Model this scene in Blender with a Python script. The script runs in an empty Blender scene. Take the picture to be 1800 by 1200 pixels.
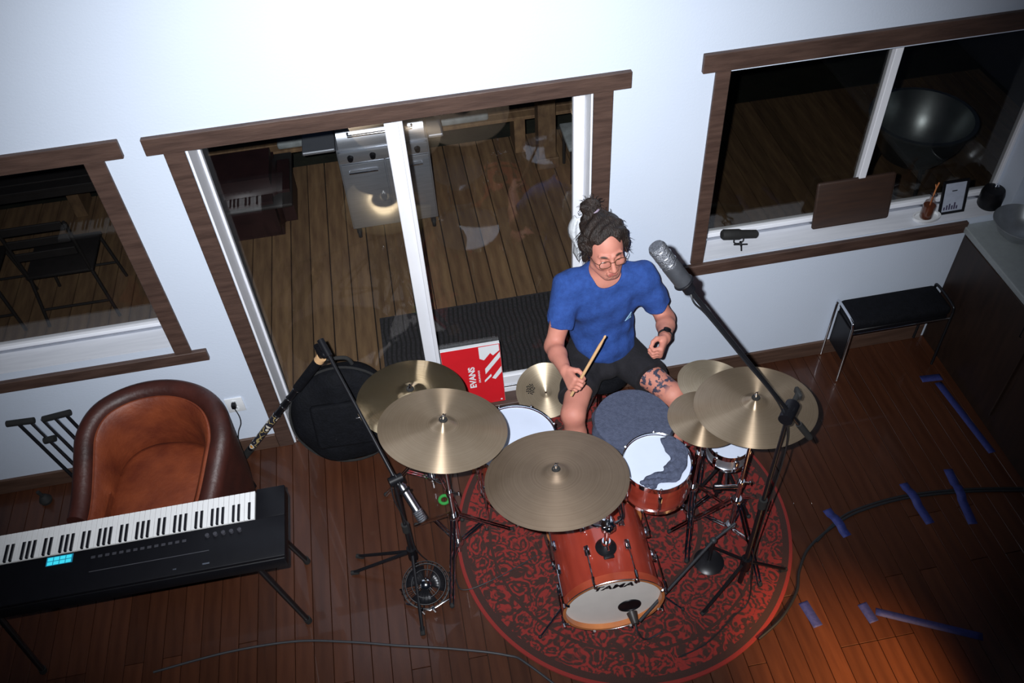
import bpy, bmesh, math, random
import numpy as np
from mathutils import Vector as V, Matrix, Euler, Quaternion
random.seed(7); np.random.seed(7)
PI = math.pi
SC = bpy.context.scene
COL = SC.collection
D2R = math.radians

# ------------------------------------------------------------------ camera, light, exposure
cam_d = bpy.data.cameras.new('camera'); cam = bpy.data.objects.new('camera', cam_d); COL.objects.link(cam)
cam_d.sensor_width = 36.0; cam_d.lens = 1564.34/1800*36.0; cam_d.clip_start = 0.05; cam_d.clip_end = 200
pitch, roll, yaw = 0.81975639, -0.06850596, 0.12938997
fw = V((math.sin(yaw)*math.cos(pitch), math.cos(yaw)*math.cos(pitch), -math.sin(pitch)))
rt = V((math.cos(yaw), -math.sin(yaw), 0)); up = rt.cross(fw)
r2 = math.cos(roll)*rt+math.sin(roll)*up; u2 = -math.sin(roll)*rt+math.cos(roll)*up
CAMLOC = V((-0.0089, -3.3537, 4.1772))
M = Matrix((r2, u2, -fw)).transposed().to_4x4(); M.translation = CAMLOC
cam.matrix_world = M
SC.camera = cam

world = bpy.data.worlds.new('world'); SC.world = world; world.use_nodes = True
bgn = world.node_tree.nodes['Background']
bgn.inputs[0].default_value = (0.25, 0.38, 0.75, 1); bgn.inputs[1].default_value = 0.014

def spot(name, loc, target, power, color, size, blend, radius):
    l = bpy.data.lights.new(name, 'SPOT'); l.energy = power; l.color = color
    l.spot_size = D2R(size); l.spot_blend = blend; l.shadow_soft_size = radius
    o = bpy.data.objects.new(name, l); COL.objects.link(o); o.location = loc
    o.rotation_euler = (V(target)-V(loc)).to_track_quat('-Z', 'Y').to_euler(); return o
# the flash of the pocket camera, a hand's breadth left of its lens
FL = CAMLOC - r2*0.075 + u2*0.045 + fw*0.03
spot('camera_flash', FL, (0.22, 0.0, 1.18), 1230, (0.93, 0.96, 1.0), 77, 1.0, 0.014)
# unseen warm spot added to put an orange pool on the lower right floor
spot('added_warm_spot', (1.9, -3.1, 1.6), (1.66, -2.02, 0.0), 640, (1.0, 0.55, 0.22), 32, 1.0, 0.10)
vs = SC.view_settings
vs.view_transform = 'Standard'; vs.look = 'None'; vs.exposure = 0.0; vs.gamma = 1.0; vs.use_curve_mapping = False

# ------------------------------------------------------------------ materials
def mat(name, col, rough=0.5, metal=0.0, noise=0.0, scale=8.0, bump=0.0, bscale=60.0, col2=None, stretch=None,
        coat=0.0, spec=0.5, emit=None, emit_s=0.0, objrand=0.0, detail=4.0):
    m = bpy.data.materials.new(name); m.use_nodes = True; nt = m.node_tree; N = nt.nodes; L = nt.links
    b = N['Principled BSDF']
    b.inputs['Roughness'].default_value = rough; b.inputs['Metallic'].default_value = metal
    b.inputs['Specular IOR Level'].default_value = spec
    b.inputs['Coat Weight'].default_value = coat
    c = (*col, 1); b.inputs['Base Color'].default_value = c
    if emit: b.inputs['Emission Color'].default_value = (*emit, 1); b.inputs['Emission Strength'].default_value = emit_s
    tc = N.new('ShaderNodeTexCoord'); mp = N.new('ShaderNodeMapping'); L.new(tc.outputs['Object'], mp.inputs['Vector'])
    if stretch: mp.inputs['Scale'].default_value = stretch
    src = None
    if noise > 0 or col2:
        nz = N.new('ShaderNodeTexNoise'); nz.inputs['Scale'].default_value = scale; nz.inputs['Detail'].default_value = detail
        L.new(mp.outputs[0], nz.inputs['Vector'])
        mr = N.new('ShaderNodeMapRange'); mr.inputs[1].default_value = 0.3; mr.inputs[2].default_value = 0.7
        L.new(nz.outputs[0], mr.inputs[0])
        mx = N.new('ShaderNodeMix'); mx.data_type = 'RGBA'
        d = col2 if col2 else tuple(v*(1-noise) for v in col)
        mx.inputs[6].default_value = c; mx.inputs[7].default_value = (*d, 1); L.new(mr.outputs[0], mx.inputs[0])
        src = mx.outputs[2]
    if objrand > 0:
        oi = N.new('ShaderNodeObjectInfo'); hv = N.new('ShaderNodeHueSaturation')
        r = N.new('ShaderNodeMapRange'); r.inputs[3].default_value = 1-objrand; r.inputs[4].default_value = 1+objrand
        L.new(oi.outputs['Random'], r.inputs[0]); L.new(r.outputs[0], hv.inputs['Value'])
        if src: L.new(src, hv.inputs['Color'])
        else: hv.inputs['Color'].default_value = c
        src = hv.outputs[0]
    if src: L.new(src, b.inputs['Base Color'])
    if bump > 0:
        n2 = N.new('ShaderNodeTexNoise'); n2.inputs['Scale'].default_value = bscale; n2.inputs['Detail'].default_value = 3
        L.new(mp.outputs[0], n2.inputs['Vector'])
        bp = N.new('ShaderNodeBump'); bp.inputs['Strength'].default_value = bump; bp.inputs['Distance'].default_value = 0.01
        L.new(n2.outputs[0], bp.inputs['Height']); L.new(bp.outputs[0], b.inputs['Normal'])
    return m

def glass_mat(name, tint=(1, 1, 1), ior=1.5, rough=0.0):
    m = bpy.data.materials.new(name); m.use_nodes = True; nt = m.node_tree; N = nt.nodes; L = nt.links
    N.remove(N['Principled BSDF']); out = N['Material Output']
    tr = N.new('ShaderNodeBsdfTransparent'); tr.inputs[0].default_value = (*tint, 1)
    gl = N.new('ShaderNodeBsdfGlossy'); gl.inputs['Roughness'].default_value = rough
    fr = N.new('ShaderNodeFresnel'); ge = N.new('ShaderNodeNewGeometry')   # the same index seen from either side of the pane
    im = N.new('ShaderNodeMapRange'); im.inputs[3].default_value = ior; im.inputs[4].default_value = 1/ior
    L.new(ge.outputs['Backfacing'], im.inputs[0]); L.new(im.outputs[0], fr.inputs[0])
    mx = N.new('ShaderNodeMixShader'); L.new(fr.outputs[0], mx.inputs[0]); L.new(tr.outputs[0], mx.inputs[1]); L.new(gl.outputs[0], mx.inputs[2])
    L.new(mx.outputs[0], out.inputs[0]); return m

def cymbal_mat(name, c1, c2, rough, aniso, ring=220.0, bump=0.25, metal=0.72):
    m = bpy.data.materials.new(name); m.use_nodes = True; nt = m.node_tree; N = nt.nodes; L = nt.links
    b = N['Principled BSDF']; b.inputs['Metallic'].default_value = metal; b.inputs['Roughness'].default_value = rough
    b.inputs['Anisotropic'].default_value = aniso
    b.inputs['Anisotropic Rotation'].default_value = 0.25
    tg = N.new('ShaderNodeTangent'); tg.direction_type = 'RADIAL'; tg.axis = 'Z'; L.new(tg.outputs[0], b.inputs['Tangent'])
    tc = N.new('ShaderNodeTexCoord'); sp = N.new('ShaderNodeSeparateXYZ'); L.new(tc.outputs['Object'], sp.inputs[0])
    cb = N.new('ShaderNodeCombineXYZ'); L.new(sp.outputs[0], cb.inputs[0]); L.new(sp.outputs[1], cb.inputs[1])
    ln = N.new('ShaderNodeVectorMath'); ln.operation = 'LENGTH'; L.new(cb.outputs[0], ln.inputs[0])
    mu = N.new('ShaderNodeMath'); mu.operation = 'MULTIPLY'; mu.inputs[1].default_value = ring; L.new(ln.outputs['Value'], mu.inputs[0])
    nr = N.new('ShaderNodeTexNoise'); nr.noise_dimensions = '1D'; nr.inputs['Scale'].default_value = 1.0; nr.inputs['Detail'].default_value = 3
    L.new(mu.outputs[0], nr.inputs['W'])
    nb = N.new('ShaderNodeTexNoise'); nb.inputs['Scale'].default_value = 9; nb.inputs['Detail'].default_value = 5; L.new(tc.outputs['Object'], nb.inputs['Vector'])
    ad = N.new('ShaderNodeMath'); ad.operation = 'ADD'; L.new(nr.outputs[0], ad.inputs[0]); L.new(nb.outputs[0], ad.inputs[1])
    mr = N.new('ShaderNodeMapRange'); mr.inputs[1].default_value = 0.7; mr.inputs[2].default_value = 1.3; L.new(ad.outputs[0], mr.inputs[0])
    mx = N.new('ShaderNodeMix'); mx.data_type = 'RGBA'; mx.inputs[6].default_value = (*c1, 1); mx.inputs[7].default_value = (*c2, 1)
    L.new(mr.outputs[0], mx.inputs[0]); L.new(mx.outputs[2], b.inputs['Base Color'])
    bp = N.new('ShaderNodeBump'); bp.inputs['Strength'].default_value = bump; bp.inputs['Distance'].default_value = 0.0008
    L.new(nr.outputs[0], bp.inputs['Height']); L.new(bp.outputs[0], b.inputs['Normal'])
    return m

MT = dict(
    wall=mat('wall_paint', (0.61, 0.68, 0.80), 0.85, bump=0.08, bscale=90, noise=0.03, scale=2),
    trim=mat('walnut_trim', (0.085, 0.048, 0.036), 0.55, col2=(0.045, 0.024, 0.018), scale=5, stretch=(1.2, 9, 9), bump=0.15, bscale=20),
    vinyl=mat('white_vinyl', (0.80, 0.81, 0.86), 0.5, noise=0.04, scale=5),
    sill=mat('white_sill_wood', (0.68, 0.70, 0.76), 0.5, col2=(0.60, 0.62, 0.68), scale=4, stretch=(1, 14, 10)),
    base=mat('baseboard_wood', (0.10, 0.055, 0.038), 0.5, col2=(0.06, 0.032, 0.022), scale=5, stretch=(1, 9, 9)),
    floor=mat('floor_plank_wood', (0.066, 0.022, 0.010), 0.36, col2=(0.042, 0.013, 0.006), scale=3.5, stretch=(9, 0.9, 5), objrand=0.20, coat=0.25, bump=0.05, bscale=30),
    gap=mat('plank_gap', (0.012, 0.006, 0.004), 0.8, noise=0.2),
    deck=mat('deck_wood', (0.19, 0.115, 0.055), 0.75, col2=(0.10, 0.055, 0.028), scale=3, stretch=(8, 1.0, 4), objrand=0.22, bump=0.2, bscale=25),
    deckdark=mat('deck_under', (0.01, 0.008, 0.006), 0.9, noise=0.2),
    black=mat('black_plastic', (0.006, 0.006, 0.008), 0.42, spec=0.25, noise=0.2, scale=20),
    blackm=mat('black_metal', (0.013, 0.013, 0.016), 0.35, metal=0.3, noise=0.2, scale=20),
    rubber=mat('black_rubber', (0.012, 0.012, 0.012), 0.8, noise=0.3, scale=30),
    chrome=mat('chrome', (0.80, 0.82, 0.86), 0.10, metal=1.0, noise=0.06, scale=9),
    steel=mat('brushed_steel', (0.50, 0.53, 0.58), 0.36, metal=0.8, noise=0.15, scale=6, stretch=(1, 1, 18), bump=0.03, bscale=40),
    silver=mat('satin_silver', (0.55, 0.57, 0.62), 0.26, metal=1.0, noise=0.1, scale=30),
    nylon=mat('black_nylon', (0.005, 0.0055, 0.008), 0.8, spec=0.15, noise=0.4, scale=30, bump=0.4, bscale=90),
    leather=mat('orange_leather', (0.23, 0.050, 0.016), 0.55, col2=(0.13, 0.024, 0.009), scale=9, bump=0.25, bscale=45, detail=6),
    leatherd=mat('dark_red_leather', (0.060, 0.014, 0.009), 0.5, col2=(0.030, 0.008, 0.006), scale=7, bump=0.2, bscale=45, detail=6),
    redshell=mat('red_lacquer', (0.34, 0.046, 0.026), 0.25, col2=(0.24, 0.028, 0.016), scale=5, stretch=(1, 1, 6), coat=0.6),
    hoop=mat('maple_hoop', (0.55, 0.20, 0.065), 0.35, col2=(0.42, 0.13, 0.04), scale=9, coat=0.3),
    redhoop=mat('red_wood_hoop', (0.40, 0.07, 0.035), 0.3, col2=(0.28, 0.045, 0.02), scale=9, coat=0.3),
    head=mat('drum_head_white', (0.58, 0.64, 0.78), 0.55, noise=0.06, scale=9),
    headw=mat('bass_head_cream', (0.70, 0.66, 0.62), 0.6, noise=0.06, scale=14),
    towel=mat('grey_towel', (0.075, 0.088, 0.14), 0.95, col2=(0.05, 0.06, 0.10), scale=60, bump=0.5, bscale=150),
    shirt=mat('blue_cotton', (0.020, 0.070, 0.29), 0.9, col2=(0.013, 0.048, 0.215), scale=45, bump=0.3, bscale=150),
    shorts=mat('black_cotton', (0.008, 0.007, 0.011), 0.9, noise=0.4, scale=30, bump=0.3, bscale=90),
    hair=mat('brown_hair', (0.022, 0.011, 0.007), 0.55, col2=(0.010, 0.006, 0.005), scale=22, stretch=(3, 1, 1), bump=0.9, bscale=70),
    white=mat('white_plastic', (0.75, 0.77, 0.80), 0.4, noise=0.04, scale=10),
    wkey=mat('white_key', (0.80, 0.80, 0.80), 0.3, noise=0.03, scale=12),
    bkey=mat('black_key', (0.008, 0.008, 0.012), 0.25, noise=0.2, scale=12),
    red=mat('red_card', (0.62, 0.012, 0.020), 0.45, noise=0.08, scale=10),
    cloth=mat('white_cloth', (0.75, 0.78, 0.82), 0.9, noise=0.06, scale=30, bump=0.4, bscale=60),
    tape=mat('blue_tape', (0.022, 0.032, 0.17), 0.7, noise=0.3, scale=60, bump=0.2),
    cable=mat('black_cable', (0.010, 0.011, 0.014), 0.55, noise=0.2, scale=50),
    cableg=mat('grey_cable', (0.025, 0.027, 0.033), 0.55, noise=0.2, scale=50),
    cab=mat('dark_cabinet_wood', (0.030, 0.016, 0.011), 0.45, col2=(0.016, 0.009, 0.007), scale=4, stretch=(8, 8, 1)),
    counter=mat('grey_laminate', (0.30, 0.33, 0.34), 0.35, noise=0.1, scale=40),
    board=mat('brown_board', (0.040, 0.018, 0.010), 0.6, col2=(0.024, 0.011, 0.007), scale=5, stretch=(1, 8, 8)),
    mat_=mat('door_mat_fibre', (0.034, 0.032, 0.036), 0.95, col2=(0.018, 0.017, 0.019), scale=60, bump=0.6, bscale=120),
    outdark=mat('outdoor_dark_metal', (0.020, 0.017, 0.016), 0.6, noise=0.3, scale=12),
    maroon=mat('maroon_plastic', (0.022, 0.008, 0.008), 0.5, noise=0.4, scale=6),
    stone=mat('grey_stone', (0.30, 0.33, 0.33), 0.8, noise=0.4, scale=12, bump=0.3),
    galv=mat('galvanised_metal', (0.42, 0.46, 0.47), 0.35, metal=0.9, noise=0.4, scale=5),
    stick=mat('hickory', (0.66, 0.40, 0.20), 0.45, noise=0.1, scale=10, stretch=(1, 1, 6)),
    amber=mat('amber_liquid', (0.16, 0.055, 0.03), 0.15, noise=0.2, scale=9, coat=0.8),
    green=mat('green_felt', (0.03, 0.30, 0.05), 0.8, noise=0.2, scale=20),
    grass=mat('night_lawn', (0.018, 0.020, 0.010), 0.95, noise=0.6, scale=6, bump=0.8, bscale=20),
    pane=glass_mat('window_glass'), pane1=glass_mat('window_glass_dimmed', (0.91, 0.91, 0.91)), pane2=glass_mat('window_glass_darkened', (0.76, 0.76, 0.75)),  # side window panes: the outdoor dark is put into the glass tint
    cym=cymbal_mat('bronze_cymbal', (0.46, 0.35, 0.24), (0.38, 0.28, 0.185), 0.36, 0.96, bump=0.03, metal=0.8),
    cymd=cymbal_mat('dark_bronze_cymbal', (0.25, 0.185, 0.13), (0.20, 0.145, 0.10), 0.60, 0.4, ring=150, bump=0.12),
    cymb=cymbal_mat('brilliant_cymbal', (0.80, 0.62, 0.38), (0.62, 0.45, 0.25), 0.16, 0.8, ring=120, bump=0.05, metal=0.95),
    cymp=cymbal_mat('pale_cymbal', (0.62, 0.52, 0.38), (0.48, 0.38, 0.26), 0.42, 0.9, bump=0.05),
)

# ------------------------------------------------------------------ mesh helpers
def setp(o, label=None, cat=None, group=None, kind=None):
    if label: o['label'] = label
    if cat: o['category'] = cat
    if group: o['group'] = group
    if kind: o['kind'] = kind
    return o

def empty(name, loc, label=None, cat=None, group=None, rot=None, kind=None):
    o = bpy.data.objects.new(name, None); COL.objects.link(o); o.location = loc
    o.empty_display_size = 0.05
    if rot: o.rotation_euler = rot
    return setp(o, label, cat, group, kind)

def smooth(me, ang=40):
    me.shade_smooth() if hasattr(me, 'shade_smooth') else None
    try: me.set_sharp_from_angle(angle=D2R(ang))
    except Exception: pass

def link(name, bm_or_me, m, parent=None, world=True, loc=None, sm=40):
    """one mesh object; world=True: vertices are in world coordinates and the (unrotated) parent's location is taken off"""
    if isinstance(bm_or_me, bmesh.types.BMesh):
        bm = bm_or_me; me = bpy.data.meshes.new(name)
        bmesh.ops.recalc_face_normals(bm, faces=bm.faces)
        bm.to_mesh(me); bm.free()
    else: me = bm_or_me
    if sm: smooth(me, sm)
    if not me.materials:
        for mm in (m if isinstance(m, (list, tuple)) else [m]): me.materials.append(mm)
    o = bpy.data.objects.new(name, me); COL.objects.link(o)
    if parent is not None:
        o.parent = parent
        if world:
            q = parent; off = V((0, 0, 0))
            while q is not None: off += q.location; q = q.parent
            me.transform(Matrix.Translation(-off))
    elif world and loc is not None:
        me.transform(Matrix.Translation(-V(loc)))
    if loc is not None: o.location = loc
    return o

def nb(): return bmesh.new()

def box(bm, lo, hi, bev=0.0, seg=1, mi=0):
    lo = V(lo); hi = V(hi); c = (lo+hi)/2; s = hi-lo
    r = bmesh.ops.create_cube(bm, size=1.0)
    bmesh.ops.transform(bm, matrix=Matrix.Translation(c) @ Matrix.Diagonal((s.x, s.y, s.z, 1)), verts=r['verts'])
    vs_ = r['verts']; fs = set(f for v in vs_ for f in v.link_faces)
    for f in fs: f.material_index = mi
    if bev > 0:
        es = list(set(e for v in vs_ for e in v.link_edges))
        rr = bmesh.ops.bevel(bm, geom=es, offset=bev, segments=seg, affect='EDGES', profile=0.5)
        for f in rr['faces']: f.material_index = mi
    return bm

def obox(bm, c, size, mx, bev=0.0, seg=1):
    """box in a rotated frame (mx a 3x3 or euler)"""
    b2 = nb(); s = V(size)/2; box(b2, -s, s, bev, seg)
    R = mx.to_matrix() if isinstance(mx, (Euler, Quaternion)) else mx
    b2.transform(Matrix.Translation(V(c)) @ R.to_4x4()); join(bm, b2); return bm

def join(bm, b2):
    me = bpy.data.meshes.new('tmp'); b2.to_mesh(me); b2.free(); bm.from_mesh(me); bpy.data.meshes.remove(me); return bm

def tube(bm, pts, r, seg=10, cap=True, r_end=None):
    pts = [V(p) for p in pts]; n = len(pts)
    T = [(pts[min(i+1, n-1)]-pts[max(i-1, 0)]).normalized() for i in range(n)]
    nrm = T[0].orthogonal().normalized(); rings = []
    for i, p in enumerate(pts):
        if i: 
            ax = T[i-1].cross(T[i])
            if ax.length > 1e-6: nrm = Quaternion(ax.normalized(), T[i-1].angle(T[i])) @ nrm
        bn = T[i].cross(nrm).normalized()
        rr = r[i] if isinstance(r, (list, tuple)) else (r if r_end is None else r+(r_end-r)*i/(n-1))
        rings.append([bm.verts.new(p+(nrm*math.cos(2*PI*k/seg)+bn*math.sin(2*PI*k/seg))*rr) for k in range(seg)])
    for a, b in zip(rings, rings[1:]):
        for k in range(seg): bm.faces.new((a[k], a[(k+1) % seg], b[(k+1) % seg], b[k]))
    if cap: bm.faces.new(rings[0][::-1]); bm.faces.new(rings[-1])
    return bm

def curve_pts(pts, n=8, closed=False):
    """Catmull-Rom through pts"""
    P = [V(p) for p in pts]; out = []
    m = len(P)
    for i in range(m if closed else m-1):
        a = P[(i-1) % m] if closed or i else P[0]; b = P[i]; c = P[(i+1) % m]; d = P[(i+2) % m] if closed or i+2 < m else P[-1]
        for k in range(n):
            t = k/n
            out.append(0.5*((2*b)+(c-a)*t+(2*a-5*b+4*c-d)*t*t+(3*b-a-3*c+d)*t**3))
    if not closed: out.append(P[-1])
    return out

def lathe(bm, prof, seg=32, mx=None, cap_first=False, cap_last=False, mi=0):
    """revolve (r,z) profile about z; mx a 4x4"""
    rings = []; new = []
    for r, z in prof:
        if r < 1e-6:
            v = bm.verts.new((0, 0, z)); rings.append([v]); new.append(v)
        else:
            rg = [bm.verts.new((r*math.cos(2*PI*k/seg), r*math.sin(2*PI*k/seg), z)) for k in range(seg)]; rings.append(rg); new += rg
    for a, b in zip(rings, rings[1:]):
        for k in range(seg):
            k2 = (k+1) % seg
            if len(a) == 1 and len(b) == 1: continue
            if len(a) == 1: f = bm.faces.new((a[0], b[k], b[k2]))
            elif len(b) == 1: f = bm.faces.new((a[k], a[k2], b[0]))
            else: f = bm.faces.new((a[k], a[k2], b[k2], b[k]))
            f.material_index = mi
    if cap_first and len(rings[0]) > 1: bm.faces.new(rings[0][::-1]).material_index = mi
    if cap_last and len(rings[-1]) > 1: bm.faces.new(rings[-1]).material_index = mi
    if mx is not None: bmesh.ops.transform(bm, matrix=mx, verts=new)
    return bm

def ring(bm, R, r, seg=40, rs=8, mx=None):
    """torus about z"""
    new = []; rows = []
    for i in range(seg):
        a = 2*PI*i/seg; rows.append([bm.verts.new(((R+r*math.cos(2*PI*k/rs))*math.cos(a), (R+r*math.cos(2*PI*k/rs))*math.sin(a), r*math.sin(2*PI*k/rs))) for k in range(rs)])
        new += rows[-1]
    for i in range(seg):
        a = rows[i]; b = rows[(i+1) % seg]
        for k in range(rs): bm.faces.new((a[k], a[(k+1) % rs], b[(k+1) % rs], b[k]))
    if mx is not None: bmesh.ops.transform(bm, matrix=mx, verts=new)
    return bm

def ball(bm, c, r, sub=2, sc=(1, 1, 1), rot=None):
    q = bmesh.ops.create_icosphere(bm, subdivisions=sub, radius=1.0)
    mx = Matrix.Translation(V(c)) @ ((rot.to_matrix().to_4x4()) if rot else Matrix.Identity(4)) @ Matrix.Diagonal((r*sc[0], r*sc[1], r*sc[2], 1))
    bmesh.ops.transform(bm, matrix=mx, verts=q['verts']); return bm

def frame_to(p, z, x=None):
    """4x4 with origin p and local z along z"""
    z = V(z).normalized(); x = V(x) if x is not None else z.orthogonal()
    x = (x - z*x.dot(z)).normalized(); y = z.cross(x)
    m = Matrix((x, y, z)).transposed().to_4x4(); m.translation = V(p); return m

def poly(bm, pts, mi=0):
    f = bm.faces.new([bm.verts.new(p) for p in pts]); f.material_index = mi; return f

def copy_tree(o, parent=None):
    c = o.copy(); COL.objects.link(c); c.parent = parent
    for ch in list(o.children): copy_tree(ch, c)
    return c

def text_mesh(s, size, extrude=0.0006, shear=0.0, bold=0.0, align='CENTER'):
    cu = bpy.data.curves.new('txt', 'FONT'); cu.body = s; cu.size = size; cu.extrude = extrude; cu.shear = shear; cu.offset = bold
    cu.align_x = align; cu.align_y = 'CENTER'
    ob = bpy.data.objects.new('txt', cu); COL.objects.link(ob)
    bpy.context.view_layer.update()
    dg = bpy.context.evaluated_depsgraph_get(); me = bpy.data.meshes.new_from_object(ob.evaluated_get(dg))
    COL.objects.unlink(ob); bpy.data.objects.remove(ob); bpy.data.curves.remove(cu)
    me.materials.clear(); return me
# ================================================================== SETTING
def struct(name, bm, m, **k):
    o = link(name, bm, m, **k); o['kind'] = 'structure'; return o
ZH = 2.062
b = nb()
box(b, (-3.7, 0, ZH), (4.3, 0.2, 3.7))
for x0, x1 in ((-3.7, -3.3), (-1.31, -0.90), (0.86, 1.48), (3.235, 4.3)): box(b, (x0, 0, -0.18), (x1, 0.2, ZH))
box(b, (-3.3, 0, -0.18), (-1.31, 0.2, 0.93)); box(b, (1.48, 0, -0.18), (3.235, 0.2, 0.94)); box(b, (-0.90, 0, -0.18), (0.86, 0.2, -0.021))
struct('wall_back', b, MT['wall'], sm=0)
b = nb(); box(b, (3.95, -3.6, -0.02), (4.1, 0, 3.7)); struct('wall_right', b, MT['wall'], sm=0)
b = nb(); box(b, (-3.7, -3.6, -0.02), (-3.55, 0, 3.7)); struct('wall_left', b, MT['wall'], sm=0)

# floor: a dark subfloor with every plank on it
b = nb(); box(b, (-3.7, -3.6, -0.09), (4.1, 0.0, -0.022)); floor = struct('floor', b, MT['gap'], sm=0)
PW = 0.0925
pl_mesh = {}
def plank_mesh(w, L, t, key, m):
    if key in pl_mesh: return pl_mesh[key]
    bb = nb(); box(bb, (0, 0, -t), (w, L, 0), 0.0016); me = bpy.data.meshes.new('plank'); bb.to_mesh(me); bb.free(); me.materials.append(m); pl_mesh[key] = me; return me
rnd = random.Random(3)
x = -2.95; i = 0
while x < 3.0:
    cuts = [(-3.6, 0)]
    y0 = -3.6; cuts = []
    offs = rnd.choice([0.9, 1.2, 1.5, 0.6])
    ys = [-3.6, -3.6+offs, -3.6+offs+1.2, -0.0] if offs < 1.3 else [-3.6, -3.6+offs, 0.0]
    for a, c in zip(ys, ys[1:]):
        L = round(c-a-0.003, 3)
        o = bpy.data.objects.new('plank', plank_mesh(PW-0.0022, L, 0.021, ('f', L), MT['floor'])); COL.objects.link(o)
        o.parent = floor; o.location = (x, a+0.0015, rnd.uniform(-0.0004, 0.0))
    x += PW; i += 1

# deck outside the glass
b = nb(); box(b, (-4.3, 0.2, -0.34), (5.2, 3.0, -0.186)); deck = struct('deck', b, MT['deckdark'], sm=0)
DW = 0.142; x = -4.2
while x < 5.1:
    o = bpy.data.objects.new('deck_board', plank_mesh(DW-0.007, 2.79, 0.034, 'd', MT['deck'])); COL.objects.link(o)
    o.parent = deck; o.location = (x, 0.205, -0.15+rnd.uniform(-0.002, 0.001)); o.rotation_euler = (0, 0, rnd.uniform(-0.0006, 0.0006)); x += DW
b = nb(); box(b, (-14, 0.2, -0.8), (16, 16, -0.6)); struct('ground', b, MT['grass'], sm=0)

# baseboards
b = nb(); box(b, (-3.55, -0.016, 0.0), (-0.99, 0.0, 0.115), 0.003); struct('baseboard_left', b, MT['base'], sm=0)
b = nb(); box(b, (0.95, -0.016, 0.0), (3.0, 0.0, 0.115), 0.003); struct('baseboard_right', b, MT['base'], sm=0)

def bx(name, lo, hi, m, parent, bev=0.002, sm=0):
    bb = nb(); box(bb, lo, hi, bev); return link(name, bb, m, parent, sm=sm)

# ---- window_1 (left)
w1 = empty('window_1', (-2.3, 0.1, 0.93), kind='structure')
bx('header_casing', (-3.4, -0.024, 2.066), (-1.145, 0, 2.152), MT['trim'], w1, 0.003)
bx('side_casing', (-1.312, -0.018, 0.886), (-1.229, 0, 2.066), MT['trim'], w1, 0.003)
bx('sill_casing', (-3.4, -0.026, 0.816), (-1.157, 0, 0.886), MT['trim'], w1, 0.003)
bx('sill_board', (-3.3, -0.0, 0.930), (-1.311, 0.148, 0.934), MT['sill'], w1, 0.0005)
bb = nb(); box(bb, (-3.3, 0.15, 0.93), (-1.31, 0.195, 0.968), 0.003); box(bb, (-3.3, 0.15, 2.02), (-1.31, 0.195, 2.062), 0.003)
box(bb, (-1.335, 0.15, 0.968), (-1.311, 0.195, 2.02), 0.003); box(bb, (-3.3, 0.15, 0.968), (-3.26, 0.195, 2.02), 0.003)
link('window_frame', bb, MT['vinyl'], w1, sm=0)
bx('track', (-3.26, 0.142, 0.934), (-1.34, 0.15, 0.950), MT['silver'], w1, 0.001)
bx('pane', (-3.26, 0.170, 0.968), (-1.335, 0.176, 2.02), MT['pane1'], w1, 0)

# ---- door_1
d1 = empty('door_1', (0, 0.1, 0.0), kind='structure')
bx('header_casing', (-1.055, -0.026, 2.062), (1.027, 0, 2.143), MT['trim'], d1, 0.003)
bx('side_casing', (-0.988, -0.018, 0.0), (-0.902, 0, 2.062), MT['trim'], d1, 0.003)
bx('side_casing', (0.860, -0.018, 0.0), (0.949, 0, 2.062), MT['trim'], d1, 0.003)
bx('threshold', (-0.90, 0.002, -0.02), (0.86, 0.10, 0.016), MT['trim'], d1, 0.004)
bb = nb(); box(bb, (-0.90, 0.0, 0.0), (-0.892, 0.2, 2.06), 0); box(bb, (0.852, 0.0, 0.0), (0.86, 0.2, 2.06), 0)
box(bb, (-0.892, 0.10, 2.03), (0.852, 0.2, 2.06), 0); box(bb, (-0.892, 0.105, -0.02), (0.852, 0.2, 0.045), 0.003)
link('door_frame', bb, MT['vinyl'], d1, sm=0)
def sash(name, x0, x1, y, wl, wr):
    bb = nb(); box(bb, (x0, y, 0.045), (x0+wl, y+0.035, 2.03), 0.003); box(bb, (x1-wr, y, 0.045), (x1, y+0.035, 2.03), 0.003)
    box(bb, (x0+wl, y, 0.045), (x1-wr, y+0.035, 0.135), 0.003); box(bb, (x0+wl, y, 1.985), (x1-wr, y+0.035, 2.03), 0.003)
    f = link(name, bb, MT['vinyl'], d1, sm=0)
    bx('pane', (x0+wl, y+0.014, 0.135), (x1-wr, y+0.020, 1.985), MT['pane'], f, 0); return f
fx = sash('fixed_panel', -0.892, 0.0, 0.155, 0.012, 0.066)
sl = sash('sliding_panel', -0.004, 0.852, 0.115, 0.022, 0.052)
bx('track', (-0.89, 0.106, 0.045), (0.85, 0.113, 0.060), MT['silver'], d1, 0.001)

# ---- window_2 (right)
w2 = empty('window_2', (2.3, 0.1, 0.94), kind='structure')
bx('header_casing', (1.348, -0.024, 2.080), (3.5, 0, 2.170), MT['trim'], w2, 0.003)
bx('side_casing', (1.413, -0.018, 0.940), (1.482, 0, 2.080), MT['trim'], w2, 0.003)
bx('sill_casing', (1.358, -0.026, 0.856), (3.0, 0, 0.928), MT['trim'], w2, 0.003)
bx('sill_board', (1.481, 0.0, 0.939), (3.235, 0.148, 0.944), MT['sill'], w2, 0.0005)
bb = nb(); box(bb, (1.48, 0.15, 0.94), (3.235, 0.195, 0.985), 0.003); box(bb, (1.48, 0.15, 2.03), (3.235, 0.195, 2.062), 0.003)
box(bb, (1.48, 0.15, 0.985), (1.50, 0.195, 2.03), 0.003); box(bb, (3.215, 0.15, 0.985), (3.235, 0.195, 2.03), 0.003); box(bb, (2.362, 0.14, 0.985), (2.402, 0.195, 2.03), 0.003)
link('window_frame', bb, MT['vinyl'], w2, sm=0)
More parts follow.
